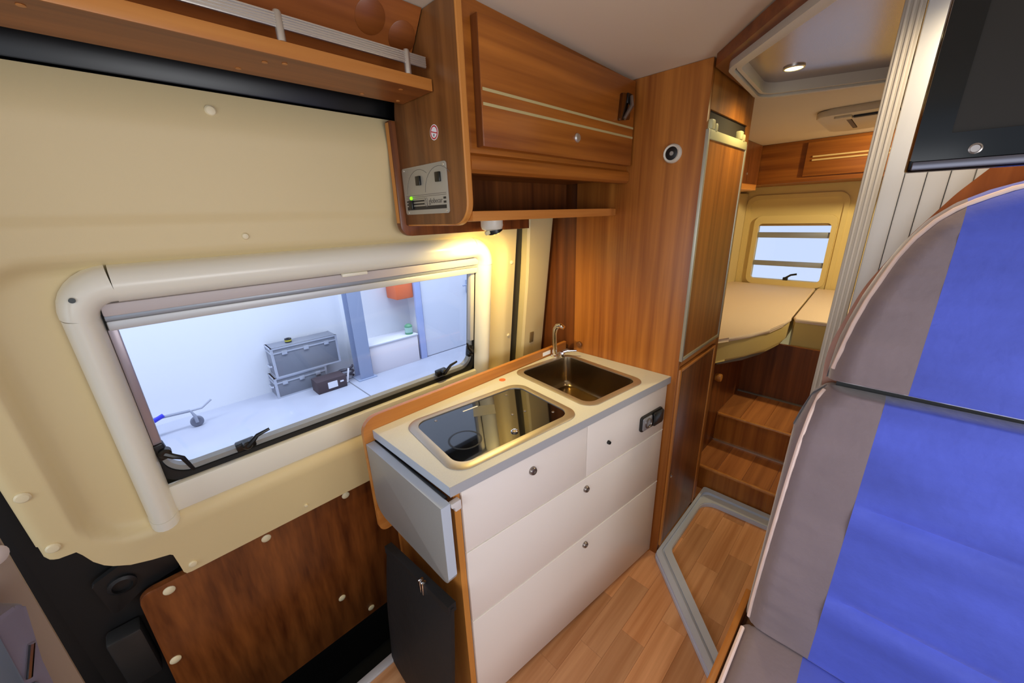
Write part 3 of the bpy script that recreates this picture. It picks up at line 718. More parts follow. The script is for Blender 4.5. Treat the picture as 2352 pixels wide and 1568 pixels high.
# ================================================================== KITCHEN
KL = 0.9831; KE = Vector((0.9928, -0.1200, 0)); KN = Vector((0.1200, 0.9928, 0))
KM = frame((0.409, 0.647, 0), KE, KN, (0, 0, 1))
def K(name, bm, m, par): return obj(name, bm, m, par, KM)
ZC = 0.886
def kloc(p):
    v = Vector(p) - Vector((0.409, 0.647, 0)); return (v.dot(KE), v.dot(KN))
kb = thing('kitchen_cabinet', 'kitchen cabinet with cream drawers and folded grey side leaf', 'cabinet', (0.9, 0.8, 0.0))
sideL = [kloc((0.432, 0.654, 0)), kloc((0.424, 1.02, 0))]
b = nb()
prism(b, [(0.012, 0.012), (0.030, 0.012), kloc((0.440, 1.02, 0)), kloc((0.422, 1.02, 0))], 0.0, 0.858, 'z')
K('side_panel', b, W_EDGE, kb)
K('side_panel', pr([kloc((1.372, 0.5405, 0)), kloc((1.3838, 0.5395, 0)), kloc((1.3838, 1.0, 0)), kloc((1.372, 1.0, 0))], 0.0, 0.858, 'z'), W_EDGE, kb)
K('back_panel', pr([(0.035, 0.36), (0.90, 0.45), (0.90, 0.46), (0.035, 0.37)], 0.0, 0.70, 'z'), W_DARK, kb)
K('plinth', bx(0.032, 0.969, 0.030, 0.045, 0.0, 0.10), W_DARK, kb)
K('inner_board', bx(0.032, 0.969, 0.022, 0.030, 0.02, 0.856), W_DARK, kb)
def drawer(name, l0, l1, z0, z1, top=True):
    d = K(name, bx(l0, l1, 0.004, 0.022, z0, z1, bev=0.0018), DRAWER, kb)
    return d
r1 = drawer('drawer', 0.0315, 0.5005, 0.6565, 0.8525); r2 = drawer('drawer', 0.5018, 0.969, 0.6565, 0.8525)
r3 = drawer('drawer', 0.0315, 0.969, 0.4015, 0.6515); r4 = drawer('drawer', 0.0315, 0.969, 0.022, 0.3965)
for d, z in ((r3, 0.6525), (r4, 0.3975)):
    K('lip_highlight', bx(0.0315, 0.969, 0.0028, 0.02, z - 0.0008, z + 0.0026), HILITE, d)  # bright strip painted in for the light the drawer edge catches
def plock(l, z, d, r=0.0115, m=NICKEL):
    b = lt([(r, 0), (r, 0.006), (r * 0.8, 0.010), (r * 0.5, 0.0105), (r * 0.45, 0.008), (0, 0.008)], 20, at((l, 0.0045, z), (0, -1, 0)))
    K('push_button', b, m, d)
plock(0.265, 0.802, r1, 0.013); plock(0.612, 0.747, r2, 0.007, BLACKP); plock(0.503, 0.610, r3, 0.012); plock(0.508, 0.363, r4, 0.012)
# socket
so = thing('power_socket', 'black double power socket with silver cover on the top right drawer', 'socket', KM @ Vector((0.868, 0.004, 0.707)))
K('plate', pr(rrect(0.797, 0.939, 0.709, 0.772, 0.010), -0.004, 0.004, 'y', bev=0.0015), mat('socket_black', (30, 30, 30), .4), so)
K('cover', pr(rrect(0.868, 0.936, 0.712, 0.768, 0.008), -0.012, -0.004, 'y', bev=0.002), BLACKP, so)
K('socket_face', pr(rrect(0.805, 0.862, 0.714, 0.766, 0.006), -0.008, -0.004, 'y', bev=0.001), mat('socket_silver', (170, 170, 176), .3, metal=.5), so)
K('socket_ring', lt([(0.021, 0), (0.021, 0.004), (0.017, 0.005), (0.016, 0.001), (0, 0.001)], 22, at((0.838, -0.008, 0.739), (0, -1, 0))), NICKEL, so)

# ---- worktop
wt = thing('kitchen_worktop', 'pale grey worktop around the hob and the sink', 'worktop', (0.9, 0.8, 0.858))
wb = [kloc((0.409, 0.647, 0)), kloc((1.3835, 0.5292, 0)), kloc((1.3835, 1.035, 0)), kloc((0.402, 1.037, 0))]
# hob and sink boxes in kitchen coordinates
def kk(x, y): return kloc((x, y, 0))
HB = (kk(0.477, 0.997)[0] + 0.004, kk(0.908, 0.621)[0], 0.024, 0.352)
HX0, HX1, HY0, HY1 = 0.031, 0.500, 0.028, 0.356
SX0, SX1, SY0, SY1 = 0.545, 0.872, 0.036, 0.452
b = nb()
top = wb
def edge_y(tab_a, tab_b, x):
    t = (x - tab_a[0]) / (tab_b[0] - tab_a[0]); return tab_a[1] + (tab_b[1] - tab_a[1]) * t
BLc, BRc = wb[3], wb[2]
def back(x): return edge_y(BLc, BRc, x)
cuts = [0.0, HX0 + 0.02, HX1 - 0.02, SX0 + 0.02, SX1 - 0.02, wb[1][0]]
def slab(poly): prism(b, poly, 0.858, ZC, 'z')
slab([(0, 0), (cuts[1], 0), (cuts[1], back(cuts[1])), BLc])
slab([(cuts[1], 0), (cuts[2], 0), (cuts[2], HY0 + 0.02), (cuts[1], HY0 + 0.02)]); slab([(cuts[1], HY1 - 0.02), (cuts[2], HY1 - 0.02), (cuts[2], back(cuts[2])), (cuts[1], back(cuts[1]))])
slab([(cuts[2], 0), (cuts[3], 0), (cuts[3], back(cuts[3])), (cuts[2], back(cuts[2]))])
slab([(cuts[3], 0), (cuts[4], 0), (cuts[4], SY0 + 0.02), (cuts[3], SY0 + 0.02)]); slab([(cuts[3], SY1 - 0.02), (cuts[4], SY1 - 0.02), (cuts[4], back(cuts[4])), (cuts[3], back(cuts[3]))])
slab([(cuts[4], 0), wb[1], BRc, (cuts[4], back(cuts[4]))])
bmesh.ops.remove_doubles(b, verts=b.verts, dist=0.0002)
K('top_slab', b, TOP, wt)
b = nb(); box(b, -0.0012, wb[1][0], -0.0014, 0.0, 0.858, ZC - 0.0004)
K('front_edge', b, TOPEDGE, wt)
e0 = kloc((0.402, 1.037, 0))
K('left_edge', pr([(0.0, -0.0012), (0.001, 0.0), e0, (e0[0] - 0.0012, e0[1])], 0.858, ZC - 0.0004, 'z'), FLAPEDGE, wt)
sp_ = rpoly([(0.372, 0.505), (0.43, 0.505), (0.43, 0.84), (1.383, 0.84), (1.383, 0.923), (0.372, 0.930)], [0.03, 0, 0, 0, 0, 0.05], 10)
obj('back_splash', pr(sp_, 1.038, 1.054, 'y', bev=0.0025), W_EDGEX, kb)
fp = obj('folding_leaf', pr(rpoly([(0.640, 0.605), (1.032, 0.600), (1.036, 0.849), (0.640, 0.849)], [0.02, 0.05, 0.002, 0.002], 8), 0.3735, 0.4005, 'x', bev=0.0012), FLAPM, kb)
obj('leaf_top_edge', bx(0.3737, 0.4003, 0.6405, 1.0355, 0.8488, 0.8496), FLAPEDGE, fp)
obj('leaf_front_edge', bx(0.3737, 0.4003, 0.6392, 0.6400, 0.625, 0.849), FLAPEDGE, fp)
obj('hinge_strip', bx(0.3995, 0.4075, 0.66, 1.03, 0.846, 0.853), BLACKP, kb)
obj('leaf_catch', pr(rpoly([(0.412, 0.818), (0.430, 0.818), (0.430, 0.845), (0.402, 0.845), (0.402, 0.834), (0.412, 0.830)], 0.002), 0.636, 0.650, 'y', bev=0.001), mat('catch_white', (214, 208, 206), .4), kb)
obj('orange_button', lt([(0.013, 0), (0.013, 0.0015), (0, 0.002)], 20, Matrix.Translation((0.925, 1.005, ZC))), ORANGE, wt)
obj('white_tag', bx(1.21, 1.262, 1.0365, 1.0382, 0.895, 0.912), PAPER, kb)

# ---- hob
def dish(name, x0, x1, y0, y1, r, rim, m, par, zrim=0.004):
    o_ = rrect(x0, x1, y0, y1, r, 8); i_ = rrect(x0 + rim, x1 - rim, y0 + rim, y1 - rim, max(r - rim * 0.5, 0.01), 8)
    m_ = rrect(x0 + rim * .3, x1 - rim * .3, y0 + rim * .3, y1 - rim * .3, r, 8)
    bm = nb(); n = len(o_)
    L = [[bm.verts.new((a, c, z)) for a, c in p] for p, z in ((o_, ZC), (o_, ZC + 0.002), (m_, ZC + zrim), (i_, ZC + zrim * 0.7), (i_, ZC - 0.004))]
    for A, B_ in zip(L, L[1:]):
        for k in range(n): bm.faces.new((A[k], A[(k + 1) % n], B_[(k + 1) % n], B_[k]))
    return K(name, bm, m, par), i_
hb = thing('hob', 'gas hob with black glass lid and steel rim on the worktop', 'hob', KM @ Vector((0.265, 0.19, ZC)))
_, inn = dish('steel_rim', HX0, HX1, HY0, HY1, 0.055, 0.026, STEEL, hb, 0.006)
gl = K('glass_lid', pr(inn, ZC - 0.008, ZC + 0.0015, 'z'), HOBGLASS, hb)
K('lid_knob', lt([(0.011, 0), (0.011, 0.004), (0.008, 0.006), (0.007, 0.003), (0, 0.003)], 20, Matrix.Translation((*kk(0.688, 0.703), ZC + 0.001))), CHROME, gl)
def reflection_ring(cx, cy, r, w_):
    n = 32
    return ring(nb(), [(cx + r * math.cos(2 * PI * k / n), cy + r * math.sin(2 * PI * k / n)) for k in range(n)], [(cx + (r - w_) * math.cos(2 * PI * k / n), cy + (r - w_) * math.sin(2 * PI * k / n)) for k in range(n)], ZC + 0.0014, ZC + 0.0018)
K('ring_reflection', reflection_ring(0.135, 0.15, 0.05, 0.006), HOBMARK, gl)  # faint reflection in the glass, painted as a slightly paler ring
K('sticker', pr([(0.225, 0.245), (0.292, 0.215), (0.325, 0.27), (0.26, 0.305)], ZC + 0.0014, ZC + 0.0018, 'z'), STICK, gl)
K('sticker_edge', bx(0.217, 0.275, 0.296, 0.301, ZC + 0.0014, ZC + 0.002), PAPER, gl)
for dx, dy in ((0.12, 0.305), (0.40, 0.30), (0.44, 0.10), (0.33, 0.175), (0.375, 0.165)):
    K('lid_stud', lt([(0.005, 0), (0.004, 0.002), (0, 0.002)], 10, Matrix.Translation((dx, dy, ZC + 0.0012))), NICKEL, gl)
# ---- sink
sk = thing('sink', 'rectangular stainless steel sink set into the worktop', 'sink', KM @ Vector((0.71, 0.24, ZC - 0.13)))
_, inn = dish('steel_rim', SX0, SX1, SY0, SY1, 0.05, 0.024, STEEL, sk, 0.004)
bm = nb(); n = len(inn); cx_, cy_ = (SX0 + SX1) / 2, (SY0 + SY1) / 2
L = []
for f, z in ((1.0, 0.0), (0.985, -0.02), (0.95, -0.10), (0.93, -0.118), (0.88, -0.128), (0.5, -0.130), (0.12, -0.132)):
    L.append([bm.verts.new((cx_ + (a - cx_) * f, cy_ + (c - cy_) * f, ZC - 0.001 + z)) for a, c in inn])
for A, B_ in zip(L, L[1:]):
    for k in range(n): bm.faces.new((A[k], A[(k + 1) % n], B_[(k + 1) % n], B_[k]))
bm.faces.new(L[-1])
K('bowl', bm, STEELB, sk)
K('drain', lt([(0.022, 0), (0.022, 0.002), (0.017, 0.003), (0.014, 0.001), (0, 0.001)], 22, Matrix.Translation((cx_ - 0.05, cy_ + 0.09, ZC - 0.1315))), CHROME, sk)
# ---- faucet
fx, fy = 1.262, 1.012
fc = thing('faucet', 'chrome kitchen faucet with lever at the corner of the sink', 'faucet', (fx, fy, ZC))
obj('base', lt([(0, 0), (0.017, 0), (0.017, 0.006), (0.013, 0.010), (0, 0.010)], 20, Matrix.Translation((fx, fy, ZC))), CHROME, fc)
obj('spout', tb([(fx, fy, ZC + 0.008), (fx, fy, ZC + 0.11), (fx, fy - 0.004, ZC + 0.132), (fx + 0.004, fy - 0.012, ZC + 0.146), (fx + 0.006, fy - 0.028, ZC + 0.150), (fx + 0.008, fy - 0.044, ZC + 0.142)], [0.0105, 0.010, 0.0115, 0.0125, 0.0125, 0.010], 14), CHROME, fc)
obj('lever_base', lt([(0, 0), (0.013, 0), (0.013, 0.018), (0.010, 0.026), (0, 0.028)], 18, Matrix.Translation((fx + 0.018, fy - 0.03, ZC))), CHROME, fc)
obj('lever', tb([(fx + 0.018, fy - 0.03, ZC + 0.022), (fx + 0.03, fy - 0.05, ZC + 0.031), (fx + 0.05, fy - 0.085, ZC + 0.035)], [0.006, 0.0055, 0.0045], 10), CHROME, fc)
obj('wall_bracket', lt([(0.0, 0), (0.014, 0), (0.014, 0.008), (0.010, 0.012), (0, 0.012)], 18, at((1.383, 0.96, 0.925), (-1, 0, 0.0))), mat('brown_bracket', (110, 66, 30), .5), fc)

# ---- black bag under the leaf
bg_ = thing('black_bag', 'black folded fabric bag leaning under the folding leaf', 'bag', (0.37, 0.8, 0.0))
def grid_solid(fn, nu, nv):
    bm = nb(); F = [[bm.verts.new(fn(i / nu, j / nv, 1)) for j in range(nv + 1)] for i in range(nu + 1)]
    Bk = [[bm.verts.new(fn(i / nu, j / nv, -1)) for j in range(nv + 1)] for i in range(nu + 1)]
    for i in range(nu):
        for j in range(nv):
            bm.faces.new((F[i][j], F[i + 1][j], F[i + 1][j + 1], F[i][j + 1])); bm.faces.new((Bk[i][j + 1], Bk[i + 1][j + 1], Bk[i + 1][j], Bk[i][j]))
    for i in range(nu):
        bm.faces.new((F[i][0], Bk[i][0], Bk[i + 1][0], F[i + 1][0])); bm.faces.new((F[i][nv], F[i + 1][nv], Bk[i + 1][nv], Bk[i][nv]))
    for j in range(nv):
        bm.faces.new((F[0][j], F[0][j + 1], Bk[0][j + 1], Bk[0][j])); bm.faces.new((F[nu][j], Bk[nu][j], Bk[nu][j + 1], F[nu][j + 1]))
    return bm
def bagf(a, b_, side):
    y_ = 0.622 + 0.36 * a + 0.012 * (1 - b_); z_ = 0.006 + (0.545 - 0.06 * a) * b_
    puff = 0.026 * (math.sin(PI * min(max(a, 0.004), 0.996)) ** 0.4) * (math.sin(PI * (b_ * 0.96 + 0.02)) ** 0.45) + 0.003
    lean = 0.045 * (1 - b_)
    fold = 0.005 * math.sin(9 * a + 3 * b_) * math.sin(PI * b_)
    return (0.366 - lean - side * puff + (fold if side > 0 else 0), y_, z_)
obj('bag_body', grid_solid(bagf, 18, 18), BAGM, bg_)
obj('top_band', grid_solid(lambda a, b_, side: (0.366 - side * 0.012, 0.624 + 0.355 * a, 0.535 - 0.06 * a + 0.028 * b_), 8, 2), BAGM, bg_)
for dy in (0.0, 0.013):
    obj('silver_clip', bx(0.346, 0.362, 0.735 + dy, 0.745 + dy, 0.510, 0.552, bev=0.003), CHROME, bg_)

# ================================================================== BATHROOM FRAMES, TAMBOUR
ff = thing('shower_floor_frame', 'grey plastic track frame on the floor in front of the steps', 'floor frame', (1.6, 0.3, 0.0))
path = [(0.985, 0.105), (1.372, 0.497), (1.965, 0.505), (1.975, -0.9)]
outer = rpoly([(0.94, 0.07), (1.365, 0.503), (1.970, 0.503), (1.970, 0.03), (0.97, 0.03)], [0.0, 0.03, 0.01, 0, 0], 8)
inner = rpoly([(1.12, 0.13), (1.437, 0.462), (1.85, 0.466), (1.885, 0.07), (1.12, 0.07)], [0.0, 0.05, 0.09, 0, 0], 8)
# equal point counts: first corners rounded equally
outer = rpoly([(0.93, 0.06), (1.362, 0.5045), (1.970, 0.5045), (1.972, 0.03), (0.96, 0.03)], [0.001, 0.03, 0.012, 0.001, 0.001], 8)
inner = rpoly([(1.045, 0.085), (1.437, 0.462), (1.865, 0.468), (1.885, 0.06), (1.06, 0.06)], [0.001, 0.06, 0.07, 0.001, 0.001], 8)
obj('base_frame', ring(nb(), outer, inner, 0.0005, 0.018), GREYFR, ff)
def inset(p0, p1, t): return [(a[0] + (b_[0] - a[0]) * t, a[1] + (b_[1] - a[1]) * t) for a, b_ in zip(p0, p1)]
obj('outer_rib', ring(nb(), inset(outer, inner, 0.05), inset(outer, inner, 0.38), 0.018, 0.030), GREYFR, ff)
obj('inner_rib', ring(nb(), inset(outer, inner, 0.55), inset(outer, inner, 0.97), 0.018, 0.024), mat('light_grey_rib', (206, 214, 228), .35), ff)
of = thing('ceiling_frame', 'pale ceiling track frame around glossy brown ceiling panel with spot', 'ceiling frame', (1.5, 0.2, 1.88))
o1 = rpoly([(0.80, 0.0), (1.372, 0.4965), (1.835, 0.507), (1.955, 0.20), (2.0, -0.6), (0.80, -0.6)], [0.001, 0.02, 0.02, 0.02, 0.001, 0.001], 8)
o2 = rpoly([(0.90, 0.04), (1.372, 0.462), (1.81, 0.492), (1.955, 0.12), (1.985, -0.56), (0.90, -0.56)], [0.001, 0.085, 0.08, 0.02, 0.001, 0.001], 8)
o3 = rpoly([(0.95, 0.02), (1.405, 0.437), (1.785, 0.46), (1.925, 0.10), (1.955, -0.54), (0.95, -0.54)], [0.001, 0.075, 0.07, 0.02, 0.001, 0.001], 8)
obj('wood_fascia', ring(nb(), o1, inset(o1, o2, 1.3), 1.903, 1.9345), wood('fascia_cherry', (96, 46, 16), (140, 76, 30), 'x'), of)
obj('track_frame', ring(nb(), o2, inset(o2, o3, 0.45), 1.885, 1.93), PALEFR, of)
obj('track_frame', ring(nb(), inset(o2, o3, 0.6), o3, 1.892, 1.93), PALEFR, of)
obj('track_groove', ring(nb(), inset(o2, o3, 0.45), inset(o2, o3, 0.6), 1.900, 1.93), mat('groove_dark', (110, 100, 84), .6), of)
obj('ceiling_panel', pr(o3, 1.925, 1.931, 'z'), GLOSSB, of)
cs = thing('ceiling_spot', 'glowing round ceiling spot in the glossy ceiling panel', 'lamp', (1.64, 0.352, 1.915))
obj('rim', lt([(0.030, 0.0), (0.030, -0.004), (0.026, -0.006), (0.024, -0.003), (0.024, 0)], 26, Matrix.Translation((1.655, 0.355, 1.925))), ALU, cs)
obj('lens', lt([(0, 0), (0.0245, 0), (0.0245, -0.0035), (0, -0.0045)], 26, Matrix.Translation((1.655, 0.355, 1.9245))), SPOTE, cs)
spot('ceiling_spot_light', (1.655, 0.355, 1.912), (0, 0, -1), 9.0, (1.0, 0.8, 0.42), 150, 0.02, 0.8)

tw = thing('tambour_door', 'white ribbed tambour door with beige edge profile behind the bench', 'tambour door', (1.31, -0.2, 0.0))
obj('edge_profile', bx(1.295, 1.325, 0.062, 0.097, 0.02, 1.9235, bev=0.002), TAMBP, tw)
for k in range(3):
    obj('profile_groove', bx(1.2935, 1.2955, 0.068 + k * 0.0095, 0.0725 + k * 0.0095, 0.02, 1.923, bev=0.0008), mat('profile_light', (214, 206, 192), .4), tw)
slat = None; y = 0.060
while y > -0.62:
    if slat is None:
        slat = obj('slat', pr(rpoly([(1.302, y - 0.0345), (1.314, y - 0.0345), (1.314, y), (1.302, y)], 0.0025, 3), 0.02, 1.9235, 'z'), TAMB, tw); sy0 = y
    else:
        o = link(slat.copy()); o.parent = tw; o.location = Vector((0, y - sy0, 0))
    y -= 0.0358
obj('slat_backing', bx(1.312, 1.318, -0.64, 0.06, 0.02, 1.9235), mat('backing_grey', (120, 118, 112), .7), tw)

# ================================================================== STEPS AND REAR
st = thing('steps', 'two wooden steps leading up to the rear bed', 'steps', (2.3, 0.3, 0.0), kind='structure')
def tread(x0, x1, z, n=6):
    wdt = (0.58 - (-0.15)) / n
    for k in range(n):
        y0 = -0.15 + k * wdt
        obj('tread_board', bx(x0, x1, y0 + 0.0005, y0 + wdt - 0.0005, z - 0.012, z, bev=0.0008, seg=1), W_STEP, st)
def riser(x, z0, z1, n=3):
    wdt = 0.73 / n
    for k in range(n):
        obj('riser_board', bx(x, x + 0.015, -0.15 + k * wdt, -0.15 + (k + 1) * wdt - 0.0006, z0, z1), W_TALL, st)
riser(1.975, 0.0, 0.135, 2); tread(1.975, 2.29, 0.150); obj('nosing', tb([(1.972, -0.15, 0.146), (1.972, 0.553, 0.146)], 0.010, 10), W_EDGE, st)
riser(2.29, 0.15, 0.322, 2); tread(2.29, 2.70, 0.335); obj('nosing', tb([(2.287, -0.15, 0.331), (2.287, 0.57, 0.331)], 0.010, 10), W_EDGE, st)
obj('metal_edge', bx(2.276, 2.29, -0.15, 0.57, 0.150, 0.158), ALU, st)
obj('metal_edge', bx(2.686, 2.70, -0.15, 0.58, 0.335, 0.343), mat('dark_alu', (120, 112, 100), .5), st)
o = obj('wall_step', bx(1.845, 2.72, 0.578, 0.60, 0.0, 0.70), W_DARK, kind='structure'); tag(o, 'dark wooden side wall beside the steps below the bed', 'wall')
kn = obj('wooden_knob', lt([(0.0, 0), (0.02, 0), (0.024, 0.018), (0.02, 0.03), (0, 0.034)], 18, at((2.15, 0.578, 0.615), (0, -1, 0))), W_EDGE)
tag(kn, 'small light wooden knob below the mattress', 'knob')
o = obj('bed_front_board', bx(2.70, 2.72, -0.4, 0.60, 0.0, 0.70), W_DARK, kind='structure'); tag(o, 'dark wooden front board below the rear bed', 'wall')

# bed
BZ = 0.86
bd = thing('bed_mattress', 'large cream rear bed mattress with curved front edge', 'mattress', (3.0, 0.7, 0.66))
mp = [(3.93, 1.15), (1.95, 1.15), (1.95, 0.62), (2.02, 0.60), (2.12, 0.535), (2.25, 0.465), (2.42, 0.415), (2.60, 0.385), (2.74, 0.372), (2.80, 0.382), (3.93, 0.418)]
def puffy(poly, z0, z1, r, seg=4):
    return pr(poly, z0, z1, 'z', bev=r, seg=seg)
ms = obj('cover_top', puffy(mp, BZ - 0.022, BZ, 0.012), MATT, bd)
obj('side_band', pr([(a + (0.006 if a < 3.9 else -.006), b_ + 0.006) for a, b_ in mp], BZ - 0.135, BZ - 0.018, 'z', bev=0.02, seg=3), MATTS, bd)
obj('bed_board', pr([(a + (0.03 if a < 3.9 else -.006), b_ + 0.03) for a, b_ in mp], BZ - 0.165, BZ - 0.135, 'z', bev=0.004), SLATM, bd)
b2 = thing('bed_cushion', 'smaller cream mattress section right of the gap', 'mattress', (3.3, 0.1, 0.66))
mp2 = [(3.93, 0.41), (2.815, 0.374), (2.745, 0.355), (2.76, 0.24), (2.80, -0.2), (3.93, -0.2)]
obj('cover_top', puffy(mp2, BZ - 0.024, BZ - 0.002, 0.012), MATT, b2)
obj('side_band', pr([(a + (0.005 if a < 3.9 else -.005), b_ - 0.002) for a, b_ in mp2], BZ - 0.20, BZ - 0.02, 'z', bev=0.015, seg=3), MATTS, b2)

# rear overhead cabinets
rc = thing('rear_overhead_cabinet', 'wooden overhead cabinet with double pale grip strips above the rear bed', 'cabinet', (3.6, 0.3, 1.66))
obj('body', bx(3.503, 3.94, -0.9, 1.10, 1.665, 1.934, bev=0.003), W_Y, rc)
df = obj('door', bx(3.482, 3.50, -0.12, 0.585, 1.70, 1.915, bev=0.003), W_Y, rc)
for z in (1.822, 1.80):
    obj('grip_strip', tb([(3.478, 0.545, z), (3.478, -0.08, z)], 0.0055, 8), mat('beige_strip', (206, 176, 122), .4), df)
r2c = thing('side_overhead_cabinet', 'dark wooden side overhead cabinet with rounded open shelf near rear window', 'cabinet', (2.9, 1.0, 1.6))
obj('body', bx(1.90, 3.50, 0.86, 1.10, 1.665, 1.934, bev=0.003), W_DARK, r2c)
obj('shelf', pr(rpoly([(1.9, 0.84), (3.42, 0.84), (3.50, 0.90), (3.50, 1.1), (1.9, 1.1)], [0, 0.08, 0.02, 0, 0]), 1.625, 1.663, 'z', bev=0.008), W_EDGEX, r2c)
obj('catch', lt([(0.008, 0), (0.008, 0.004), (0, 0.005)], 12, at((3.2, 0.86, 1.73), (0, -1, 0))), ALU, r2c)
o = obj('trim_4', pr([(RD0 - .002, 1.02), (RD0 - 0.25, 1.08), (RD0 - 0.25, 1.10), (RD0 - .002, 1.10)], 0.86, 1.62, 'z'), CREAMP, kind='structure'); tag(o, 'cream corner lining beside the rear window', 'trim')
# roof vent
rv = thing('roof_vent', 'white roof vent housing with dark slots above the bed', 'roof vent', (2.85, 0.2, 1.90))
obj('housing', pr(rrect(2.52, 3.10, -0.15, 0.42, 0.06, 8), 1.905, 1.934, 'z', bev=0.012, seg=3), VENTW, rv)
obj('cover', pr(rrect(2.62, 3.02, -0.12, 0.29, 0.02, 6), 1.898, 1.906, 'z', bev=0.004), VENTW, rv)
obj('slot', bx(2.60, 2.625, -0.1, 0.28, 1.896, 1.906), BLACK, rv)
obj('slot', bx(2.66, 2.98, 0.295, 0.312, 1.899, 1.906), mat('brown_slot', (90, 70, 50), .6), rv)
obj('knob', bx(2.57, 2.64, 0.285, 0.35, 1.895, 1.906, bev=0.004), VENTW, rv)
spot('rear_reading_light', (3.0, -0.25, 1.88), (0.45, 0.5, -0.75), 42.0, (1.0, 0.82, 0.46), 150, 0.05, 0.6)

# ================================================================== BENCH
RC = math.radians(10)
BM = frame((0.92, 0, 0.45), (0, 1, 0), (math.sin(RC), 0, math.cos(RC)), (-math.cos(RC), 0, math.sin(RC)))
bn = thing('upholstered_bench', 'blue and grey velvet bench seat with pink piping', 'bench', (0.95, -0.35, 0.0))
def seg_dist(px, py, A, B_):
    ax, ay = A; dx, dy = B_[0] - ax, B_[1] - ay; l2 = dx * dx + dy * dy
    t = 0 if l2 == 0 else max(0, min(1, ((px - ax) * dx + (py - ay) * dy) / l2))
    return math.hypot(px - ax - dx * t, py - ay - dy * t)
def pillow(cols, blo, bhi, outline, th, r, nrow, seams=(), seam_max=9, sw=0.014, sdp=0.014, M=BM, wr=0.0, rb=0.008, rt=0.012, quilt=0.0):
    """height field over columns a; front height th with rounded rim; back closed"""
    bm = nb(); F = []
    for a in cols:
        lo, hi = blo(a), bhi(a); colv = []
        for j in range(nrow + 1):
            t = j / nrow; t = 0.5 - 0.5 * math.cos(PI * t) if True else t
            b_ = lo + (hi - lo) * t
            d = min(seg_dist(a, b_, outline[i], outline[i + 1]) for i in range(len(outline) - 1))
            q = min(1, d / r, (b_ - lo + 0.0004) / rb, (hi - b_ + 0.0004) / rt); h = th * math.sqrt(max(0, 1 - (1 - q) ** 2)) 
            if a < seam_max:
                for s in seams:
                    e_ = b_ - s - 0.10 * max(0.0, -0.3 - a) * 0.15
                    h -= sdp * sm((seam_max - a) / 0.05) * math.exp(-abs(e_) / (sw if e_ < 0 else sw * 2.2))
                    h += quilt * math.exp(-((e_ + 0.035) / 0.03) ** 2)
            if wr > 0:
                h += wr * (math.sin(131 * b_ + 9 * a) + 0.8 * math.sin(73 * b_ - 14 * a + 1.3) + 0.5 * math.sin(211 * b_)) * math.exp(-((d - r * 1.1) / (r * 0.9)) ** 2) * min(1, d / (0.5 * r))
            colv.append((a, b_, max(h, 0.0)))
        F.append(colv)
    V = [[bm.verts.new(p) for p in c] for c in F]; Bk = [[bm.verts.new((p[0], p[1], -0.02)) for p in c] for c in F]
    for i in range(len(V) - 1):
        for j in range(nrow):
            bm.faces.new((V[i][j], V[i + 1][j], V[i + 1][j + 1], V[i][j + 1])); bm.faces.new((Bk[i][j + 1], Bk[i + 1][j + 1], Bk[i + 1][j], Bk[i][j]))
        bm.faces.new((V[i][0], Bk[i][0], Bk[i + 1][0], V[i + 1][0])); bm.faces.new((V[i][nrow], V[i + 1][nrow], Bk[i + 1][nrow], Bk[i][nrow]))
    for j in range(nrow):
        bm.faces.new((V[0][j], V[0][j + 1], Bk[0][j + 1], Bk[0][j])); bm.faces.new((V[-1][j], Bk[-1][j], Bk[-1][j + 1], V[-1][j + 1]))
    bmesh.ops.remove_doubles(bm, verts=bm.verts, dist=1e-5)
    return bm
def lin(a, b_, n): return [a + (b_ - a) * k / n for k in range(n + 1)]
# lower backrest; surface front at c ~ 0 => shift heights so that front lies at c=0
TH = 0.07
SH = BM @ Matrix.Translation((0, 0, -TH))
AO = 0.098
outl = [(AO, -0.05), (AO, 0.05), (AO, 0.55), (AO - 0.02, 0.64), (AO - 0.045, 0.672)]
lo = lambda a: 0.004
def hi(a):
    return lerp_tab([(-1.0, 0.684), (AO - 0.05, 0.672), (AO - 0.04, 0.668), (AO - 0.02, 0.645), (AO - 0.008, 0.60), (AO, 0.56)], a)
gcols = lin(-0.045, AO - 0.05, 12) + lin(AO - 0.05, AO, 14)[1:]
gp = obj('backrest_side_panel', pillow(gcols, lo, hi, outl, TH, 0.05, 90, wr=0.0011), GREYV, bn, SH, angle=60)
bp = obj('backrest_centre_panel', pillow(lin(-0.98, -0.045, 40), lo, hi, outl, TH, 0.05, 130, seams=(0.424, 0.188), seam_max=-0.043, sw=0.006, sdp=0.016, quilt=0.004), BLUE, bn, SH, angle=60)
def surf(a, b_, outline, th, r):
    d = min(seg_dist(a, b_, outline[i], outline[i + 1]) for i in range(len(outline) - 1)); q = min(1, d / r)
    return th * math.sqrt(max(0, 1 - (1 - q) ** 2))
pp = [(a, b_) for a, b_ in ((0.0855, 0.012), (0.0865, 0.06), (0.085, 0.15), (0.083, 0.24), (0.0805, 0.33), (0.078, 0.42), (0.074, 0.52), (0.068, 0.60), (0.062, 0.645), (0.056, 0.66))]
obj('piping', tb([(a, b_, surf(a, b_, outl, TH, 0.05) + 0.002) for a, b_ in pp], 0.0045, 8), PIPE, bn, SH)
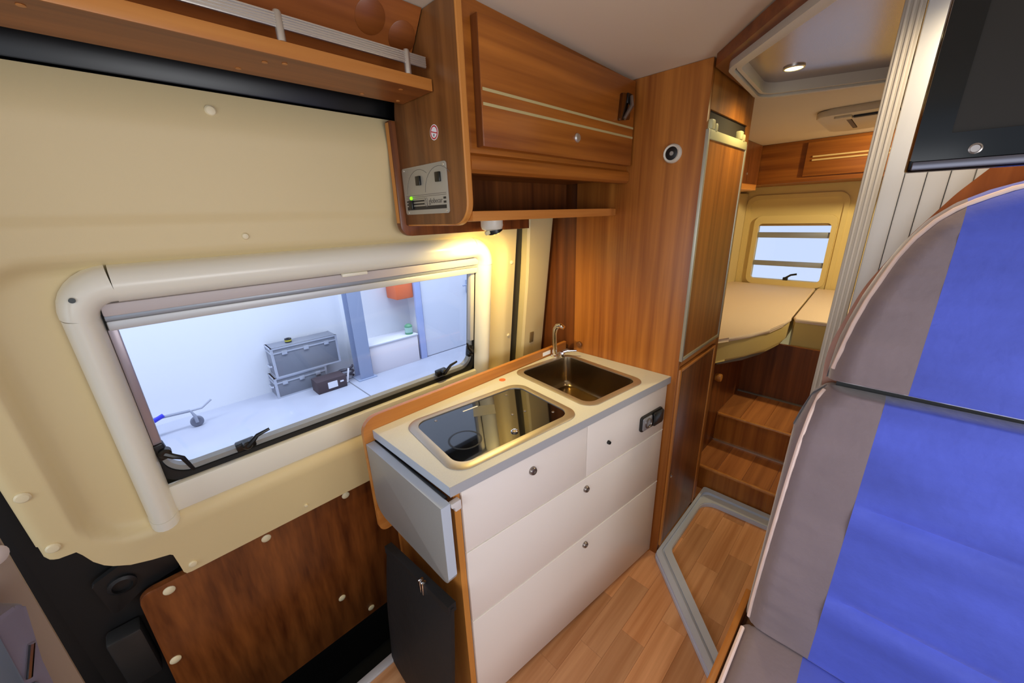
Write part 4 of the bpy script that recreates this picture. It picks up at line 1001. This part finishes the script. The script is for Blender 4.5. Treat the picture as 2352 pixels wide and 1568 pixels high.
# headrest
HP = [(0.058, 0.688), (0.060, 0.73), (0.057, 0.78), (0.048, 0.83), (0.036, 0.885), (0.016, 0.95), (-0.004, 1.0), (-0.03, 1.045), (-0.06, 1.075), (-0.10, 1.098), (-0.15, 1.115), (-0.25, 1.125), (-1.0, 1.13)]
houtl = [(0.056, 0.60)] + HP
htab = sorted([(a, b_) for a, b_ in HP[1:]])
hlo = lambda a: 0.688
hhi = lambda a: lerp_tab(htab, a)
THH = 0.085
SHH = BM @ Matrix.Translation((0, 0, -0.075))
hc = lin(-0.073, 0.0, 14) + lin(0.0, 0.04, 12)[1:] + lin(0.04, 0.0598, 10)[1:]
obj('headrest_side_panel', pillow(hc, hlo, hhi, houtl, THH, 0.05, 60, wr=0.0008), GREYV, bn, SHH, angle=60)
obj('headrest_centre_panel', pillow(lin(-0.98, -0.073, 36), hlo, hhi, houtl, THH, 0.05, 50), BLUE, bn, SHH, angle=60)
hp = [(0.050, 0.715), (0.044, 0.76), (0.036, 0.82), (0.025, 0.872), (0.010, 0.925), (-0.002, 0.963), (-0.02, 1.003), (-0.040, 1.033), (-0.060, 1.053), (-0.082, 1.067), (-0.12, 1.086), (-0.17, 1.10), (-0.3, 1.108), (-0.9, 1.112)]
obj('headrest_piping', tb([(a, b_, surf(a, b_, houtl, THH, 0.05) + 0.002) for a, b_ in hp], 0.005, 8), PIPE, bn, SHH)
# wooden shell behind
shell = rpoly([(0.06, -0.3), (0.06, 0.6), (0.076, 0.74), (0.04, 0.90), (-0.01, 1.015), (-0.06, 1.10), (-0.12, 1.18), (-0.2, 1.235), (-1.0, 1.24), (-1.0, -0.3)], [0, 0.3, 0.3, 0.3, 0.2, 0.2, 0.15, 0.1, 0, 0], 6)
obj('wooden_shell', pr(shell, -0.118, -0.100, 'z', bev=0.002), W_BENCH, bn, BM)
# seat
SM_ = frame((0.0, 0, 0.395), (0, 1, 0), (-1, 0, 0), (0, 0, 1))
sout = [(-1.0, -0.96), (0.100, -0.99), (0.100, -0.85), (0.100, -0.42), (-1.0, -0.42)]
slo = lambda a: -0.935
shi = lambda a: -0.42
obj('seat_side_panel', pillow(lin(-0.036, 0.05, 8) + lin(0.05, 0.10, 12)[1:], slo, shi, sout[1:4], 0.06, 0.045, 40), GREYV, bn, SM_, angle=60)
obj('crease_shade', bx(-0.98, 0.04, 0.668, 0.69, -0.085, -0.06), BLACK, bn, BM)  # black strip stands in for the shade between backrest and headrest
obj('seat_centre_panel', pillow(lin(-0.98, -0.036, 30), slo, shi, sout[1:4], 0.06, 0.045, 40), BLUE, bn, SM_, angle=60)
obj('seat_piping', tb([(0.090, -0.91, 0.052), (0.089, -0.42, 0.052)], 0.005, 8), PIPE, bn, SM_)
obj('base_board', bx(0.42, 1.06, 0.101, 0.117, 0.02, 0.428, bev=0.003), W_EDGEX, bn)
obj('base_box', bx(0.45, 1.05, -0.98, 0.10, 0.0, 0.372), W_DARK, bn)

# ================================================================== TV
tv = thing('television', 'black flat television with grey bottom strip above the bench', 'television', (0.82, -0.13, 1.53))
TVM = frame((0.752, 0.0135, 1.538), (0.14, -0.9902, 0), (0, 0, 1), (-0.9902, -0.14, 0))
obj('casing', bx(0.0, 0.56, 0.0, 0.36, -0.022, 0.0, bev=0.003), TVB, tv, TVM)
b = ring(nb(), rrect(0.0, 0.56, 0.0125, 0.36, 0.003, 3), rrect(0.030, 0.53, 0.042, 0.33, 0.001, 3), 0.0002, 0.006)
obj('bezel', b, TVB, tv, TVM)
obj('screen', bx(0.028, 0.532, 0.040, 0.332, 0.0002, 0.0012), TVS, tv, TVM)
obj('bottom_strip', bx(0.003, 0.557, 0.002, 0.0118, 0.0002, 0.007, bev=0.001), TVSTRIP, tv, TVM)
obj('power_button', lt([(0.006, 0.006), (0.006, 0.0072), (0.0045, 0.0078), (0.004, 0.0066), (0, 0.0066)], 18, Matrix.Translation((0.054, 0.022, 0))), NICKEL, tv, TVM)
obj('wall_arm', tb([(0.28, 0.2, -0.03), (0.28, 0.2, -0.12), (0.26, 0.22, -0.35)], 0.018, 10), BLACKP, tv, TVM)
# ceiling downlight above the bench (out of frame)
dl = thing('bench_downlight', 'round ceiling downlight above the bench', 'lamp', (1.12, -0.12, 1.93))
obj('rim', lt([(0.034, 0.0), (0.034, -0.004), (0.028, -0.006), (0.027, 0)], 24, Matrix.Translation((1.16, -0.08, 1.9249))), ALU, dl)
obj('lens', lt([(0, 0), (0.027, 0), (0.027, -0.003), (0, -0.004)], 24, Matrix.Translation((1.16, -0.08, 1.9247))), SPOTE, dl)
spot('bench_downlight_light', (1.16, -0.08, 1.915), (0.25, 0, -1), 7.0, (1.0, 0.8, 0.55), 150, 0.02, 0.8)

# ================================================================== THINGS IN THE HALL
def flight_case(x0, x1, y0, y1, z0, z1, label):
    t = thing('flight_case', label, 'case', ((x0 + x1) / 2, (y0 + y1) / 2, z0), 'stacked flight cases in the hall')
    obj('shell', bx(x0, x1, y0, y1, z0, z1, bev=0.004), CASEP, t)
    e = 0.018
    for a in (x0, x1 - e):
        for c in (y0, y1 - e):
            obj('edge_profile', bx(a - .004, a + e + .004, c - .004, c + e + .004, z0, z1), CASEA, t)
    for z in (z0, z1 - e, z1 - 0.075):
        obj('edge_profile', bx(x0 - .004, x1 + .004, y0 - 0.005, y0 + e, z, z + e), CASEA, t)
        obj('edge_profile', bx(x0 - .005, x0 + e, y0 - 0.004, y1, z, z + e), CASEA, t)
    for k in range(3):
        xx = x0 + (x1 - x0) * (0.18 + 0.32 * k)
        obj('latch', bx(xx - 0.03, xx + 0.03, y0 - 0.012, y0, z1 - 0.10, z1 - 0.05, bev=0.003), CASEA, t)
    b = nb(); tube(b, [(x0 - 0.004, (y0 + y1) / 2 - .07, z0 + 0.14), (x0 - 0.03, (y0 + y1) / 2 - .06, z0 + 0.14), (x0 - 0.03, (y0 + y1) / 2 + .06, z0 + 0.14), (x0 - 0.004, (y0 + y1) / 2 + .07, z0 + 0.14)], 0.012, 8)
    obj('side_handle', b, CASEA, t)
flight_case(0.90, 1.52, 5.16, 5.44, -0.6, -0.332, 'lower grey flight case standing on the hall floor')
flight_case(0.935, 1.72, 5.15, 5.43, -0.33, 0.055, 'upper grey flight case stacked on the other one')
tg = thing('tape_roll', 'small dark tape roll with yellow label on the flight case', 'tape roll', (1.18, 5.3, 0.056))
obj('roll', lt([(0.02, 0), (0.04, 0), (0.04, 0.05), (0.02, 0.05), (0.02, 0)], 18, Matrix.Translation((1.18, 5.3, 0.056))), BLACKP, tg)
obj('yellow_label', lt([(0.0402, 0.015), (0.0406, 0.015), (0.0406, 0.035), (0.0402, 0.035)], 18, Matrix.Translation((1.18, 5.3, 0.056))), mat('yellow_label', (200, 190, 60), .5), tg)
bxo = thing('dark_crate', 'dark crate with white label in front of the flight cases', 'crate', (1.48, 4.97, HZ))
obj('crate_body', bx(1.29, 1.66, 4.88, 5.10, HZ, HZ + 0.165, bev=0.006), BOXD, bxo)
obj('label', bx(1.42, 1.54, 4.876, 4.88, HZ + 0.04, HZ + 0.125), PAPER, bxo)
obj('small_label', bx(1.575, 1.62, 4.876, 4.88, HZ + 0.085, HZ + 0.105), PAPER, bxo)
cr = thing('tool_bundle', 'dark cable bundle with pale handle beside the column', 'cable bundle', (1.76, 5.05, HZ))
obj('coil', tb([(1.76 + 0.09 * math.cos(t), 5.12 + 0.06 * math.sin(t), HZ + 0.03 + 0.012 * t) for t in [k * 0.5 for k in range(26)]], 0.016, 8), mat('dark_cable', (70, 72, 84), .5), cr)
obj('handle', tb([(1.70, 4.98, HZ + 0.01), (1.73, 5.0, HZ + 0.10), (1.76, 5.02, HZ + 0.19)], 0.012, 8), PAPER, cr)
cl = thing('steel_column', 'grey steel beam column standing in the hall', 'column', (1.94, 4.97, HZ))
obj('flange', bx(1.86, 2.04, 4.90, 4.915, HZ, 2.6, bev=0.002), STEELC, cl); obj('flange', bx(1.86, 2.04, 5.08, 5.095, HZ, 2.6, bev=0.002), STEELC, cl)
obj('web', bx(1.943, 1.957, 4.915, 5.08, HZ, 2.6), STEELC, cl); obj('foot_plate', bx(1.82, 2.08, 4.87, 5.12, HZ, HZ + 0.015), STEELC, cl)
bk = thing('low_white_wall', 'low white masonry ledge beside the steel column', 'ledge', (2.45, 5.15, HZ))
obj('ledge_body', bx(2.07, 2.84, 4.97, 5.33, HZ, -0.185, bev=0.004), mat('ledge_white', (232, 226, 230), .8), bk)
obj('ledge_cap', bx(2.06, 2.85, 4.96, 5.33, -0.185, -0.165, bev=0.003), mat('ledge_cap_white', (224, 226, 234), .8), bk)
ob = thing('orange_box', 'orange plastic box hanging on the hall wall', 'box', (2.87, 5.2, 0.36))
obj('box_body', bx(2.60, 2.885, 5.02, 5.32, 0.385, 0.66, bev=0.02), ORANGE, ob); obj('lid', bx(2.595, 2.89, 5.015, 5.32, 0.655, 0.69, bev=0.006), ORANGE, ob)
gc = thing('green_canister', 'green and white canister standing on the low white ledge', 'canister', (2.74, 5.1, -0.165))
obj('can_body', lt([(0, 0), (0.055, 0), (0.058, 0.01), (0.058, 0.13), (0.03, 0.155), (0, 0.155)], 18, Matrix.Translation((2.755, 5.06, -0.165))), GREEN, gc)
obj('can_label', lt([(0.0585, 0.03), (0.0592, 0.03), (0.0592, 0.11), (0.0585, 0.11)], 18, Matrix.Translation((2.755, 5.06, -0.165))), mat('pale_green_label', (170, 206, 190), .5), gc)
tr = thing('pallet_trolley', 'low trolley with grey bar and blue grip on the hall floor', 'trolley', (-0.05, 5.1, HZ))
obj('wheel', lt([(0, -0.02), (0.05, -0.02), (0.06, -0.012), (0.06, 0.012), (0.05, 0.02), (0, 0.02)], 20, at((0.09, 5.1, HZ + 0.06), (0, 1, 0))), mat('grey_wheel', (110, 116, 132), .5), tr)
obj('fork', tb([(0.09, 5.07, HZ + 0.06), (0.085, 5.07, HZ + 0.14), (0.06, 5.1, HZ + 0.20), (-0.9, 5.1, HZ + 0.27)], 0.016, 8), mat('grey_bar', (150, 156, 172), .5), tr)
obj('rear_arm', tb([(0.06, 5.1, HZ + 0.20), (0.16, 5.12, HZ + 0.19), (0.26, 5.14, HZ + 0.25)], 0.014, 8), mat('grey_arm', (176, 180, 194), .5), tr)
obj('blue_grip', tb([(-0.42, 5.08, HZ + 0.13), (-0.15, 5.08, HZ + 0.24)], 0.022, 10), BLUEP, tr)
obj('front_wheel', lt([(0, -0.02), (0.05, -0.02), (0.06, -0.012), (0.06, 0.012), (0.05, 0.02), (0, 0.02)], 20, at((-0.85, 5.1, HZ + 0.06), (0, 1, 0))), mat('grey_wheel_b', (110, 116, 132), .5), tr)
obj('front_post', tb([(-0.85, 5.1, HZ + 0.06), (-0.85, 5.1, HZ + 0.28)], 0.014, 8), mat('grey_post', (150, 156, 172), .5), tr)
